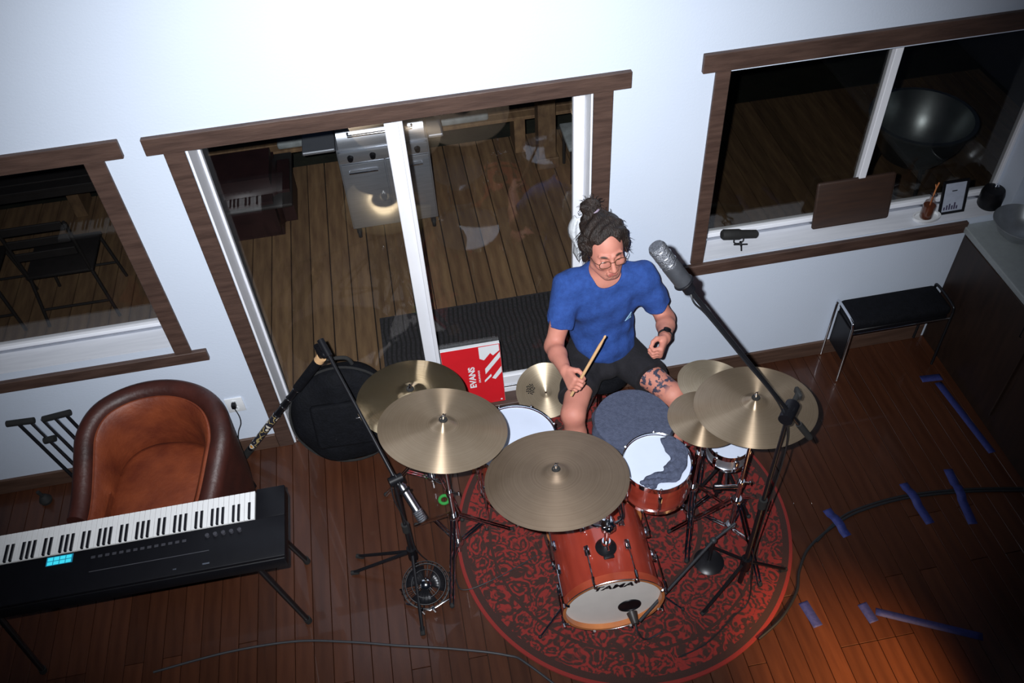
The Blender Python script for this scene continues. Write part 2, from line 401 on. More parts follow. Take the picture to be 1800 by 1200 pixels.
bx('track', (1.50, 0.142, 0.945), (3.215, 0.150, 0.962), MT['silver'], w2, 0.001)
bx('pane', (1.50, 0.170, 0.985), (2.362, 0.176, 2.03), MT['pane2'], w2, 0)
bx('pane', (2.402, 0.170, 0.985), (3.215, 0.176, 2.03), MT['pane2'], w2, 0)

# ---- counter and cabinet on the right
cb = empty('cabinet', (3.45, -1.1, 0.0), 'dark wooden base cabinet under the grey counter at the right edge', 'cabinet')
bx('body', (3.02, -2.3, 0.0), (3.94, -0.002, 0.86), MT['cab'], cb, 0.003)
for k in range(3):
    y1 = -0.03-k*0.75
    dd = bx('door', (3.002, y1-0.71, 0.10), (3.02, y1, 0.84), MT['cab'], cb, 0.004)
    hb = nb(); tube(hb, [(2.99, y1-0.66, 0.70), (2.978, y1-0.66, 0.71), (2.978, y1-0.66, 0.79), (2.99, y1-0.66, 0.80), (3.001, y1-0.66, 0.80)], 0.004, 8)
    link('handle', hb, MT['blackm'], dd)
b = nb(); box(b, (2.985, -2.32, 0.862), (3.945, -0.003, 0.900), 0.006, 2)
setp(link('countertop', b, MT['counter'], loc=(3.45, -1.1, 0.862), sm=0), 'grey green countertop running along the right edge of the picture', 'countertop')

# ================================================================== OUTSIDE
# doormat
b = nb(); box(b, (-0.34, 0.26, -0.149), (1.15, 1.06, -0.137), 0.004)
dm = link('door_mat', b, MT['mat_'], loc=(0.4, 0.66, -0.149), sm=0); setp(dm, 'wide dark ribbed doormat on the deck just outside the sliding door', 'doormat')
rb = nb()
for k in range(46):
    x0 = -0.32+k*0.0318
    pts = [(x0, 0.28, -0.136), (x0+0.012, 0.28, -0.136)]
    for j in range(6):
        ya = 0.28+j*0.127; yb = ya+0.127; dx = 0.012 if j % 2 else -0.012
        poly(rb, [(x0-dx/2, ya, -0.1355), (x0+0.012-dx/2, ya, -0.1355), (x0+0.012+dx/2, yb, -0.1355), (x0+dx/2, yb, -0.1355)])
rr = link('rib', rb, MT['rubber'], dm, sm=0); rr['kind'] = 'stuff'

# grill / steel cart
g = empty('barbecue_grill', (-0.15, 2.15, -0.15), 'stainless steel barbecue grill on casters standing on the deck', 'grill')
bb = nb(); box(bb, (-0.45, 1.93, -0.04), (0.19, 2.38, 0.66), 0.008, 2); link('body', bb, MT['steel'], g)
for x0, x1 in ((-0.44, -0.135), (-0.125, 0.18)):
    bb = nb(); box(bb, (x0, 1.912, -0.02), (x1, 1.932, 0.54), 0.006, 2); dd = link('door', bb, MT['steel'], g)
    xm = (x0+x1)/2; hb = nb(); tube(hb, [(xm-0.10, 1.912, 0.485), (xm-0.10, 1.885, 0.485), (xm+0.10, 1.885, 0.485), (xm+0.10, 1.912, 0.485)], 0.007, 8); link('handle', hb, MT['chrome'], dd)
bb = nb(); box(bb, (-0.44, 1.90, 0.56), (0.18, 1.935, 0.65), 0.006, 2); cp = link('control_panel', bb, MT['steel'], g)
for k in range(4):
    hb = nb(); lathe(hb, [(0.0, 0.03), (0.018, 0.028), (0.022, 0.0)], 16, frame_to((-0.36+k*0.155, 1.90, 0.605), (0, -1, 0))); link('knob', hb, MT['black'], cp)
lid = nb(); n = 14; rings = []
for i in range(n+1):
    a = PI*i/n; yy = 2.15-0.22*math.cos(a); zz = 0.66+0.20*math.sin(a)
    rings.append((yy, zz))
for i in range(n): poly(lid, [(-0.43, *rings[i]), (0.17, *rings[i]), (0.17, *rings[i+1]), (-0.43, *rings[i+1])])
poly(lid, [(-0.43, *r) for r in rings]); poly(lid, [(0.17, *r) for r in rings])
bmesh.ops.remove_doubles(lid, verts=lid.verts, dist=1e-5); ld = link('lid', lid, MT['steel'], g)
hb = nb(); tube(hb, [(-0.35, 1.96, 0.76), (-0.35, 1.91, 0.77), (0.09, 1.91, 0.77), (0.09, 1.96, 0.76)], 0.010, 10); link('handle', hb, MT['chrome'], ld)
for x0 in (-0.41, 0.15):
    for y0 in (1.97, 2.34):
        hb = nb(); lathe(hb, [(0, -0.013), (0.035, -0.013), (0.041, -0.008), (0.041, 0.008), (0.035, 0.013), (0, 0.013)], 20, frame_to((x0, y0, -0.107), (1, 0, 0)))
        box(hb, (x0-0.018, y0-0.015, -0.10), (x0+0.018, y0+0.015, -0.04)); link('caster', hb, MT['rubber'], g)
for sx, x0, x1 in ((-1, -0.68, -0.455), (1, 0.195, 0.30)):
    bx('side_shelf', (x0, 1.96, 0.63), (x1, 2.34, 0.655), MT['steel'], g, 0.006)

# storage chest with a pale vented label, left on the deck
c = empty('storage_chest', (-1.25, 2.3, -0.15), 'dark maroon rounded chest with a flat rim, on the deck at left', 'chest')
bb = nb()
q = bmesh.ops.create_cube(bb, size=1.0); bmesh.ops.transform(bb, matrix=Matrix.Translation((-1.28, 2.32, 0.12)) @ Matrix.Diagonal((0.85, 0.62, 0.53, 1)), verts=q['verts'])
bmesh.ops.bevel(bb, geom=bb.edges[:], offset=0.12, segments=5, affect='EDGES'); link('body', bb, MT['maroon'], c)
bb = nb(); box(bb, (-1.72, 1.99, 0.20), (-0.84, 2.65, 0.235), 0.015, 2); link('rim', bb, MT['outdark'], c)

# low bench at the far edge of the deck, posts, stones
bn = empty('deck_bench', (0.5, 2.85, -0.15), 'long low wooden bench along the far edge of the deck', 'bench')
for k in range(3): bx('board', (-3.9, 2.72+k*0.092, 0.17), (2.2, 2.805+k*0.092, 0.20), MT['deck'], bn, 0.003)
for k in range(6): bx('leg', (-3.8+k*1.18, 2.735, -0.1495), (-3.71+k*1.18, 2.97, 0.17), MT['deck'], bn, 0.003)
for k, (x0, x1, lab) in enumerate(((-0.95, -0.52, 'flat grey slab on the far bench, left of the grill'), (0.28, 0.72, 'flat grey slab on the far bench, right of the grill'))):
    bb = nb(); box(bb, (x0, 2.73, 0.201), (x1, 2.97, 0.26), 0.02, 3); setp(link('stone_slab', bb, MT['stone'], loc=((x0+x1)/2, 2.8, 0.201)), lab, 'slab')
bb = nb(); box(bb, (1.07, 2.48, -0.15), (1.21, 2.62, 1.9), 0.004); box(bb, (1.05, 2.46, -0.149), (1.23, 2.64, -0.05), 0.004)
setp(link('wooden_post', bb, MT['deck'], loc=(1.14, 2.55, -0.15), sm=0), 'square wooden post on the deck behind the sliding door', 'post')
st = empty('patio_stool', (1.42, 2.35, -0.15), 'pale topped low patio stool beside the deck post', 'stool')
bb = nb(); box(bb, (1.25, 2.2, 0.17), (1.62, 2.55, 0.205), 0.01, 2); link('seat', bb, MT['stone'], st)
for x0 in (1.28, 1.58):
    for y0 in (2.23, 2.51): bb = nb(); tube(bb, [(x0, y0, -0.149), (x0, y0, 0.17)], 0.013, 8); link('leg', bb, MT['outdark'], st)

# dark table with two bar chairs seen through the left window
t = empty('patio_table', (-2.75, 2.35, -0.15), 'dark slatted patio table seen through the left window', 'table')
for k in range(7): bx('slat', (-3.6, 2.02+k*0.10, 0.60), (-2.02, 2.11+k*0.10, 0.625), MT['outdark'], t, 0.003)
bb = nb(); box(bb, (-3.58, 2.04, 0.54), (-2.05, 2.07, 0.60)); box(bb, (-3.58, 2.66, 0.54), (-2.05, 2.69, 0.60)); box(bb, (-2.08, 2.07, 0.54), (-2.05, 2.66, 0.60)); link('apron', bb, MT['outdark'], t, sm=0)
for x0 in (-3.55, -2.09):
    for y0 in (2.06, 2.67): bb = nb(); box(bb, (x0-0.02, y0-0.02, -0.15), (x0+0.02, y0+0.02, 0.55)); link('leg', bb, MT['outdark'], t, sm=0)
def patio_chair(x, y, lab):
    c = empty('patio_chair', (x, y, -0.15), lab, 'chair', 'patio chairs drawn up to the dark table')
    bb = nb(); box(bb, (x-0.22, y-0.2, 0.27), (x+0.22, y+0.2, 0.295), 0.008, 2); link('seat', bb, MT['outdark'], c)
    for sx in (-1, 1):
        for sy in (-1, 1):
            bb = nb(); tube(bb, [(x+sx*0.20, y+sy*0.18, 0.27), (x+sx*0.24, y+sy*0.21, -0.149)], 0.012, 8); link('leg', bb, MT['outdark'], c)
    bb = nb(); tube(bb, [(x-0.226, y-0.20, 0.0), (x+0.226, y-0.20, 0.0)], 0.009, 8); tube(bb, [(x-0.226, y+0.20, 0.0), (x+0.226, y+0.20, 0.0)], 0.009, 8); link('rung', bb, MT['outdark'], c)
    for sx in (-1, 1):
        bb = nb(); tube(bb, [(x+sx*0.20, y-0.19, 0.28), (x+sx*0.205, y-0.23, 0.72)], 0.011, 8); link('back_post', bb, MT['outdark'], c)
    for k in range(3):
        z = 0.45+k*0.11; bb = nb(); box(bb, (x-0.19, y-0.225-k*0.008, z), (x+0.19, y-0.21-k*0.008, z+0.06), 0.003); link('back_slat', bb, MT['outdark'], c, sm=0)
patio_chair(-2.38, 1.72, 'dark patio chair outside the left window, nearer the window casing')
patio_chair(-3.02, 1.72, 'dark patio chair outside the left window, at the picture edge')

# metal bowl on a stand seen through the right window
f = empty('fire_bowl', (3.75, 1.6, -0.15), 'wide grey metal fire bowl outside the right window', 'fire bowl')
bb = nb(); lathe(bb, [(0.0, 0.06), (0.10, 0.075), (0.22, 0.16), (0.31, 0.30), (0.36, 0.46), (0.375, 0.46), (0.375, 0.475), (0.345, 0.475), (0.30, 0.31), (0.21, 0.18), (0.10, 0.095), (0, 0.08)], 40, Matrix.Translation((3.72, 1.6, 0.0))); link('bowl', bb, MT['galv'], f)
for k in range(3):
    a = 2*PI*k/3+0.4; bb = nb(); tube(bb, [(3.72+0.2*math.cos(a), 1.6+0.2*math.sin(a), 0.16), (3.72+0.26*math.cos(a), 1.6+0.26*math.sin(a), -0.149)], 0.014, 8); link('leg', bb, MT['outdark'], f)
# ================================================================== RUG
def rug_mat():
    m = bpy.data.materials.new('persian_rug'); m.use_nodes = True; nt = m.node_tree; N = nt.nodes; L = nt.links; b = N['Principled BSDF']
    b.inputs['Roughness'].default_value = 0.95
    def mth(op, a, c=None, d=None):
        n = N.new('ShaderNodeMath'); n.operation = op
        for i, v in enumerate((a, c, d)):
            if v is None: continue
            if isinstance(v, (int, float)): n.inputs[i].default_value = v
            else: L.new(v, n.inputs[i])
        return n.outputs[0]
    tc = N.new('ShaderNodeTexCoord')
    nz = N.new('ShaderNodeTexNoise'); nz.inputs['Scale'].default_value = 5; nz.inputs['Detail'].default_value = 2; L.new(tc.outputs['Object'], nz.inputs['Vector'])
    sb = N.new('ShaderNodeVectorMath'); sb.operation = 'SUBTRACT'; L.new(nz.outputs['Color'], sb.inputs[0]); sb.inputs[1].default_value = (0.5, 0.5, 0.5)
    sc = N.new('ShaderNodeVectorMath'); sc.operation = 'SCALE'; L.new(sb.outputs[0], sc.inputs[0]); sc.inputs['Scale'].default_value = 0.16
    ad = N.new('ShaderNodeVectorMath'); ad.operation = 'ADD'; L.new(tc.outputs['Object'], ad.inputs[0]); L.new(sc.outputs[0], ad.inputs[1])
    sp = N.new('ShaderNodeSeparateXYZ'); L.new(tc.outputs['Object'], sp.inputs[0])
    r = mth('SQRT', mth('ADD', mth('MULTIPLY', sp.outputs[0], sp.outputs[0]), mth('MULTIPLY', sp.outputs[1], sp.outputs[1])))
    # curls: contour lines of a warped cell field
    vo = N.new('ShaderNodeTexVoronoi'); vo.inputs['Scale'].default_value = 11; vo.inputs['Randomness'].default_value = 0.75; L.new(ad.outputs[0], vo.inputs['Vector'])
    w1 = mth('SINE', mth('MULTIPLY', vo.outputs['Distance'], 22.0))
    vo2 = N.new('ShaderNodeTexVoronoi'); vo2.inputs['Scale'].default_value = 27; L.new(ad.outputs[0], vo2.inputs['Vector'])
    w2 = mth('SINE', mth('MULTIPLY', vo2.outputs['Distance'], 13.0))
    n2 = N.new('ShaderNodeTexNoise'); n2.inputs['Scale'].default_value = 2.2; L.new(tc.outputs['Object'], n2.inputs['Vector'])
    den = mth('MULTIPLY', mth('SUBTRACT', n2.outputs[0], 0.5), 3.2)
    k = mth('ADD', mth('ADD', w1, mth('MULTIPLY', w2, 0.8)), den)
    mk = N.new('ShaderNodeMapRange'); mk.inputs[1].default_value = -0.45; mk.inputs[2].default_value = 0.65; L.new(k, mk.inputs[0])
    rim = mth('GREATER_THAN', r, 0.868)
    band = mth('MULTIPLY', mth('GREATER_THAN', r, 0.835), mth('SUBTRACT', 1.0, rim))
    band2 = mth('MULTIPLY', mth('GREATER_THAN', r, 0.70), mth('LESS_THAN', r, 0.715))
    med = mth('MULTIPLY', mth('GREATER_THAN', r, 0.40), mth('LESS_THAN', r, 0.425))
    f = mth('MAXIMUM', mk.outputs[0], rim); f = mth('MULTIPLY', f, mth('SUBTRACT', 1.0, mth('MAXIMUM', band, mth('MAXIMUM', band2, med))))
    # a plain red field cartouche
    mx = N.new('ShaderNodeMix'); mx.data_type = 'RGBA'; L.new(f, mx.inputs[0])
    mx.inputs[6].default_value = (0.036, 0.013, 0.010, 1); mx.inputs[7].default_value = (0.20, 0.016, 0.013, 1)
    L.new(mx.outputs[2], b.inputs['Base Color'])
    n3 = N.new('ShaderNodeTexNoise'); n3.inputs['Scale'].default_value = 180; L.new(tc.outputs['Object'], n3.inputs['Vector'])
    bp = N.new('ShaderNodeBump'); bp.inputs['Strength'].default_value = 0.5; bp.inputs['Distance'].default_value = 0.004; L.new(n3.outputs[0], bp.inputs['Height']); L.new(bp.outputs[0], b.inputs['Normal'])
    return m
b = nb(); lathe(b, [(0, 0.008), (0.87, 0.008), (0.885, 0.005), (0.887, 0.0), (0, 0.0)], 96, Matrix.Translation((0.83, -0.93, 0.0005)))
setp(link('round_rug', b, rug_mat(), loc=(0.83, -0.93, 0.0005)), 'round red rug with dark curling floral pattern under the drum kit', 'rug')
RZ = 0.0087

# ================================================================== DRUM KIT
def cymbal(center, D, normal, m, label, hole=0.006, bell=0.125, bow=0.075, group=None, spin=0.0, flip=False, name='cymbal'):
    R = D/2; t = 0.0016
    rb = R*bell*2.0*0.5*1.9; hb = R*0.085
    prof = []
    for i in range(12):
        a = i/11; r = hole+(rb-hole)*a; prof.append((r, hb*(0.5+0.5*math.cos(PI*a**1.25))+R*bow*1.0))
    z0 = R*bow
    for i in range(1, 15):
        a = i/14; r = rb+(R-rb)*a; prof.append((r, z0*(1-a**1.6)))
    bot = [(r, z-t) for r, z in prof][::-1]
    b = nb(); lathe(b, prof+bot, 96)
    bmesh.ops.remove_doubles(b, verts=b.verts, dist=1e-6)
    # close the hole
    if flip: b.transform(Matrix.Rotation(PI, 4, 'X'))
    b.transform(Matrix.Translation((0, 0, -z0 if not flip else z0)) )
    o = link(name, b, m, world=False, sm=60)
    o.matrix_world = frame_to(center, normal, (math.cos(spin), math.sin(spin), 0))
    return setp(o, label, 'cymbal', group)

def tripod(root, x, y, zh, zb, reach, ang0, m, tr=0.011, n=3, double=True):
    """legs from a collar at height zh down to the floor at radius reach; a lower collar at zb with struts"""
    for k in range(n):
        a = ang0+2*PI*k/n; u = V((math.cos(a), math.sin(a), 0)); s = V((-math.sin(a), math.cos(a), 0))
        z_f = RZ if (x+u.x*reach-0.83)**2+(y+u.y*reach+0.93)**2 < 0.88**2 else 0.0
        foot = V((x, y, z_f+0.014))+u*reach; top = V((x, y, zh))+u*0.025
        b = nb(); offs = (-0.009, 0.009) if double else (0,)
        for d in offs: tube(b, [top+s*d, foot+s*d], tr*0.55 if double else tr, 8)
        lg = link('leg', b, m, root)
        b = nb(); ball(b, foot, 0.0135, 2); link('rubber_foot', b, MT['rubber'], lg)
        b = nb(); p = V((x, y, zb))+u*0.02; q = foot*0.45+top*0.55
        for d in offs: tube(b, [p+s*d*0.8, q+s*d*0.8], tr*0.5, 6)
        link('brace', b, m, root)
    for z in (zh, zb):
        b = nb(); lathe(b, [(0.0, -0.02), (0.024, -0.02), (0.028, -0.012), (0.028, 0.012), (0.024, 0.02), (0, 0.02)], 16, Matrix.Translation((x, y, z))); link('collar', b, m, root)

def tilter(root, P, n, m, nut=True):
    n = V(n).normalized(); P = V(P)
    b = nb(); tube(b, [P-n*0.06, P+n*0.055], 0.0042, 8); link('rod', b, m, root)
    b = nb(); lathe(b, [(0, -0.018), (0.020, -0.018), (0.022, -0.010), (0.022, 0.008), (0.012, 0.016), (0, 0.016)], 16, frame_to(P-n*0.055, n)); link('tilter', b, m, root)
    b = nb(); lathe(b, [(0.004, -0.006), (0.017, -0.006), (0.019, 0), (0.017, 0.006), (0.004, 0.006)], 16, frame_to(P+n*0.0245, n)); link('felt', b, MT['rubber'], root)
    if nut:
        b = nb(); lathe(b, [(0.003, 0), (0.009, 0), (0.007, 0.014), (0.003, 0.014)], 12, frame_to(P+n*0.032, n)); s = n.orthogonal().normalized()
        for d in (-1, 1): obox(b, P+n*0.042+s*d*0.011, (0.014, 0.003, 0.010), frame_to((0, 0, 0), n, s).to_3x3(), 0.001)
        link('wing_nut', b, m, root)

def cym_stand(base, P, n, label, m=None, mid=None, ang0=0.5, reach=0.30):
    m = m or MT['chrome']; x, y = base; n = V(n).normalized(); P = V(P)
    zf = RZ if (x-0.83)**2+(y+0.93)**2 < 0.88**2 else 0.0
    r = empty('cymbal_stand', (x, y, zf), label, 'cymbal stand')
    J = V((x, y, P.z-0.16)); zt = J.z
    b = nb(); tube(b, [(x, y, zf+0.03), (x, y, zt*0.55)], 0.0127, 12); link('lower_tube', b, m, r)
    b = nb(); tube(b, [(x, y, zt*0.55), (x, y, zt)], 0.0095, 12); link('upper_tube', b, m, r)
    for z in (zt*0.55,):
        b = nb(); lathe(b, [(0, -0.022), (0.017, -0.022), (0.019, 0), (0.017, 0.022), (0, 0.022)], 14, Matrix.Translation((x, y, z))); tube(b, [(x+0.015, y, z), (x+0.045, y-0.01, z)], 0.005, 8); box(b, (x+0.04, y-0.014, z-0.012), (x+0.046, y-0.004, z+0.012), 0.001)
        link('clamp', b, m, r)
    b = nb(); ball(b, J, 0.018, 2); tube(b, [J, P-n*0.06], 0.0075, 10); link('boom', b, m, r)
    tilter(r, P, n, m); tripod(r, x, y, 0.36+zf, 0.12+zf, reach, ang0, m)
    return r

def tilt(tx, ty):  # tilt by degrees: tx away from the camera (+y), ty towards +x
    return V((math.sin(D2R(ty)), math.sin(D2R(tx)), 1)).normalized()

nL, nR, nB, nC = tilt(11, 9), tilt(13, 0), tilt(5, 2), tilt(9, -1)
PL, PRi, PB, PC = V((-0.021, -1.003, 1.2)), V((0.408, -1.281, 1.10)), V((-0.149, -0.586, 0.95)), V((1.339, -1.096, 1.10))
cymbal(PL, 0.552, nL, MT['cym'], 'large bronze crash cymbal in front of the round black bag', bow=0.085)
cymbal(PRi, 0.604, nR, MT['cymd'], 'large dark dull ride cymbal in the middle, above the bass drum', bow=0.075)
cymbal(PB, 0.525, nB, MT['cymb'], 'shiny mirror finish cymbal partly behind the bronze crash at left', bow=0.13, bell=0.16)
cymbal(PC, 0.530, nC, MT['cym'], 'large bronze crash cymbal at the right end of the kit', bow=0.085)
cym_stand((-0.045, -0.93), PL, nL, 'chrome double braced stand carrying the left crash cymbal', ang0=0.25, reach=0.30)
cym_stand((-0.13, -0.50), PB, nB, 'chrome stand carrying the shiny cymbal at left', ang0=1.0, reach=0.27)
cym_stand((1.345, -1.13), PC, nC, 'chrome stand carrying the right crash cymbal', ang0=-1.35, reach=0.30)

# yellowish cymbal behind the right crash, cymbal on the floor by the door
nY = tilt(4, 8)
PY = V((1.320, -0.720, 0.80))
cymbal(PY, 0.36, nY, MT['cymp'], 'small pale yellow cymbal peeking out behind the right crash cymbal')
cym_stand((1.36, -0.62), PY, nY, 'low chrome stand behind the right crash cymbal', ang0=0.2, reach=0.22)
cl = cymbal((0.590, -0.110, 0.205), 0.345, (-0.12, -0.86, 0.50), MT['cymp'], 'pale cymbal with a dark crest leaning upright on the threshold beside the drummer')
b = nb()
for k in range(26):
    a = k*2.4; rr_ = 0.005*math.sqrt(k); ball(b, (-0.085+rr_*math.cos(a), 0.03+rr_*math.sin(a)*1.3, 0.0095), 0.0045, 1, (1, 1, 0.25))
e = link('crest', b, MT['black'], cl, world=False)

# hi-hat
HC = V((1.168, -0.995, 0.90)); nH = tilt(3, 2)
cymbal(HC+V((0, 0, 0.016)), 0.345, nH, MT['cym'], 'small top hi-hat cymbal right of the snare drum', group=None)
cymbal(HC-V((0, 0, 0.016)), 0.340, -nH, MT['cym'], 'lower hi-hat cymbal facing up beneath the top one')
hs = empty('hi_hat_stand', (1.168, -0.995, RZ), 'chrome hi-hat stand with tripod and foot pedal', 'hi-hat stand')
b = nb(); tube(b, [(1.168, -0.995, 0.03), (1.168, -0.995, 0.62)], 0.012, 12); link('lower_tube', b, MT['chrome'], hs)
b = nb(); tube(b, [(1.168, -0.995, 0.62), (1.168, -0.995, 0.855)], 0.009, 12); link('upper_tube', b, MT['chrome'], hs)
b = nb(); tube(b, [(1.168, -0.995, 0.855), (1.168, -0.995, 1.02)], 0.003, 8); link('rod', b, MT['chrome'], hs)
b = nb(); lathe(b, [(0.003, 0), (0.012, 0), (0.012, 0.03), (0.008, 0.034), (0.003, 0.034)], 14, Matrix.Translation((1.168, -0.995, 0.935))); link('clutch', b, MT['chrome'], hs)
b = nb(); lathe(b, [(0, -0.02), (0.018, -0.02), (0.02, 0), (0.018, 0.02), (0, 0.02)], 14, Matrix.Translation((1.168, -0.995, 0.62))); link('clamp', b, MT['chrome'], hs)
tripod(hs, 1.168, -0.995, 0.34, 0.13, 0.24, 2.3, MT['chrome'])
b = nb(); obox(b, (1.20, -0.79, 0.017), (0.085, 0.27, 0.008), Euler((0, 0, 0)), 0.003); link('footboard', b, MT['steel'], hs)

# snare drum under a grey towel
def drum(loc, R, h, label, shell, legs=None, lugs=6, normal=(0, 0, 1), hoop='chrome', headm='head', cat='drum', a0=0.3, name='tom_drum', bottom=True):
    """loc = centre of the top head"""
    o = empty(name, (0, 0, 0), label, cat)
    o.matrix_world = frame_to(V(loc)-V(normal).normalized()*h, V(normal), (1, 0, 0))
    def add(nm, b, m, p=None):
        q = link(nm, b, m, None, world=False); q.parent = p or o; return q
    b = nb(); lathe(b, [(R*0.985, 0.012), (R*0.985, h-0.006), (R*0.96, h-0.006), (R*0.96, 0.012)], 56); bmesh.ops.remove_doubles(b, verts=b.verts, dist=1e-6); add('shell', b, MT[shell])
    b = nb(); lathe(b, [(0, h), (R*0.985, h), (R*0.985, h-0.004), (0, h-0.004)], 56); add('batter_head', b, MT[headm])
    b = nb(); lathe(b, [(R*0.990, h-0.012), (R*1.005, h-0.012), (R*1.005, h+0.010), (R*1.03, h+0.013), (R*1.03, h+0.009), (R*1.02, h-0.022), (R*0.990, h-0.022), (R*0.990, h-0.012)], 56); add('top_hoop', b, MT[hoop])
    if bottom:
        b = nb(); lathe(b, [(R*0.990, 0.014), (R*1.02, 0.014), (R*1.03, -0.006), (R*1.0, -0.006), (R*0.990, 0.004), (R*0.990, 0.014)], 56); add('bottom_hoop', b, MT[hoop])
        b = nb(); lathe(b, [(0, 0.006), (R*0.985, 0.006), (R*0.985, 0.012), (0, 0.012)], 40); add('resonant_head', b, MT['head'])
    for k in range(lugs):
        a = a0+2*PI*k/lugs; c, s = math.cos(a), math.sin(a)
        b = nb(); mx = frame_to((R*1.0*c, R*1.0*s, h/2), (0, 0, 1), (c, s, 0)).to_3x3()
        hh = min(0.05, h*0.3)
        obox(b, (R*1.02*c, R*1.02*s, h/2), (0.022, 0.020, hh*2), mx, 0.005, 2)
        tube(b, [(R*1.035*c, R*1.035*s, -0.004), (R*1.035*c, R*1.035*s, h+0.016)], 0.0032, 6)
        ball(b, (R*1.035*c, R*1.035*s, h+0.016), 0.0065, 1)
        add('tension_lug', b, MT['chrome'])
    return o, add

SN = V((0.905, -0.765, 0.655))
o, add = drum(SN, 0.178, 0.14, 'snare drum buried under the dark grey cloth before the drummer', 'steel', name='snare_drum', lugs=8)
b = nb(); box(b, (0.181, -0.03, 0.035), (0.20, 0.03, 0.11), 0.006, 2); add('throw_off', b, MT['chrome'])
# towel: draped disc with a falling, wavy hem
def drape(center, R, zt, hem, seed, inner=None, wav=0.012):
    rn = random.Random(seed); b = nb(); nseg = 88; rows = []
    ph = [rn.uniform(0, 6.28) for _ in range(5)]
    levels = [0.25, 0.5, 0.75, 0.92, 1.0, 1.035, 1.05, 1.055]
    c0 = b.verts.new((0, 0, 0.0))
    for li, l in enumerate(levels):
        row = []
        for k in range(nseg):
            a = 2*PI*k/nseg
            w = sum(math.sin(a*q+p)*s for q, p, s in zip((3, 5, 8, 13, 2), ph, (0.4, 0.3, 0.25, 0.2, 0.4)))
            if l <= 1.0: z = 0.0012*w*(l > 0.2)+0.001; r = R*l
            else:
                t = (l-1.0)/0.055; z = -hem*t*(1+0.35*w); r = R*1.03+wav*t*(0.6+0.6*math.sin(a*11+ph[0]))
            row.append(b.verts.new((r*math.cos(a), r*math.sin(a), z)))
        rows.append(row)
    for k in range(nseg): b.faces.new((c0, rows[0][k], rows[0][(k+1) % nseg]))
    for A, B in zip(rows, rows[1:]):
        for k in range(nseg): b.faces.new((A[k], A[(k+1) % nseg], B[(k+1) % nseg], B[k]))
    b.transform(Matrix.Translation(center)); return b
b = drape((SN.x, SN.y, SN.z+0.020), 0.190, 0, 0.045, 5)
tw = link('cloth', b, MT['towel'], loc=(SN.x, SN.y, SN.z+0.020)); setp(tw, 'dark blue grey cloth covering the whole snare drum', 'cloth')
md = tw.modifiers.new('thick', 'SOLIDIFY'); md.thickness = 0.003; md.offset = 1
# snare stand
ss = empty('snare_stand', (SN.x, SN.y, RZ), 'chrome folding stand under the covered snare drum', 'drum stand')
b = nb(); tube(b, [(SN.x, SN.y, 0.03), (SN.x, SN.y, 0.40)], 0.012, 12); link('tube', b, MT['chrome'], ss)
for k in range(3):
    a = 0.9+2*PI*k/3; u = V((math.cos(a), math.sin(a), 0)); b = nb(); p0 = V((SN.x, SN.y, 0.385)); p1 = p0+u*0.188+V((0, 0, 0.105))
    tube(b, [p0, p1, p1+V((0, 0, 0.02))], 0.006, 8); box(b, p1-V((0.012, 0.012, 0.0)), p1+V((0.012, 0.012, 0.022)), 0.004); link('basket_arm', b, MT['chrome'], ss)
tripod(ss, SN.x, SN.y, 0.30, 0.10, 0.22, 0.5, MT['chrome'], double=True)

# rack toms
TR = V((0.911, -1.115, 0.80)); TL = V((0.325, -1.060, 0.78))
drum(TR, 0.155, 0.185, 'red lacquered rack tom with white head, right of the big ride cymbal', 'redshell', lugs=6, a0=-1.75)
drum(TL, 0.162, 0.150, 'red rack tom almost hidden beneath the ride cymbal', 'redshell', lugs=6, a0=-2.1)
# cloth strip bunched over the right tom head
b = nb(); gx, gy = 12, 34; G = {}
CEN = curve_pts([(0.098, 0.128, 0), (0.108, 0.045, 0), (0.088, -0.030, 0), (0.040, -0.078, 0), (-0.020, -0.088, 0), (-0.070, -0.104, 0), (-0.098, -0.116, 0)], 12)
for j in range(gy):
    t = j/(gy-1); f_ = t*(len(CEN)-1); i0 = min(int(f_), len(CEN)-2); p = CEN[i0].lerp(CEN[i0+1], f_-i0); d_ = (CEN[i0+1]-CEN[i0]).normalized(); s_ = V((-d_.y, d_.x, 0))
    wd = 0.052-0.030*t+0.005*math.sin(t*17)+0.003*math.sin(t*41)
    for i in range(gx):
        u = i/(gx-1)*2-1; q = p+s_*wd*u*(1+0.12*math.sin(t*23+u*2))
        if q.length > 0.157: q = q*(0.157/q.length)
        edge = min(1-abs(u), t*3, (1-t)*3); z = 0.003+0.010*min(1, edge*4)*(0.6+0.5*math.sin(i*1.1+j*0.8)+0.35*math.sin(j*1.7-i*0.7))
        if q.length > 0.150: z = max(z, 0.0125)
        G[i, j] = b.verts.new((TR.x+q.x, TR.y+q.y, TR.z+max(0.002, z)))
for i in range(gx-1):
    for j in range(gy-1): b.faces.new((G[i, j], G[i+1, j], G[i+1, j+1], G[i, j+1]))
tc_ = link('cloth', b, MT['towel'], loc=(TR.x, TR.y, TR.z+0.002)); setp(tc_, 'rumpled dark grey cloth bunched across the right rack tom head', 'cloth')
md = tc_.modifiers.new('thick', 'SOLIDIFY'); md.thickness = 0.004; md.offset = 1

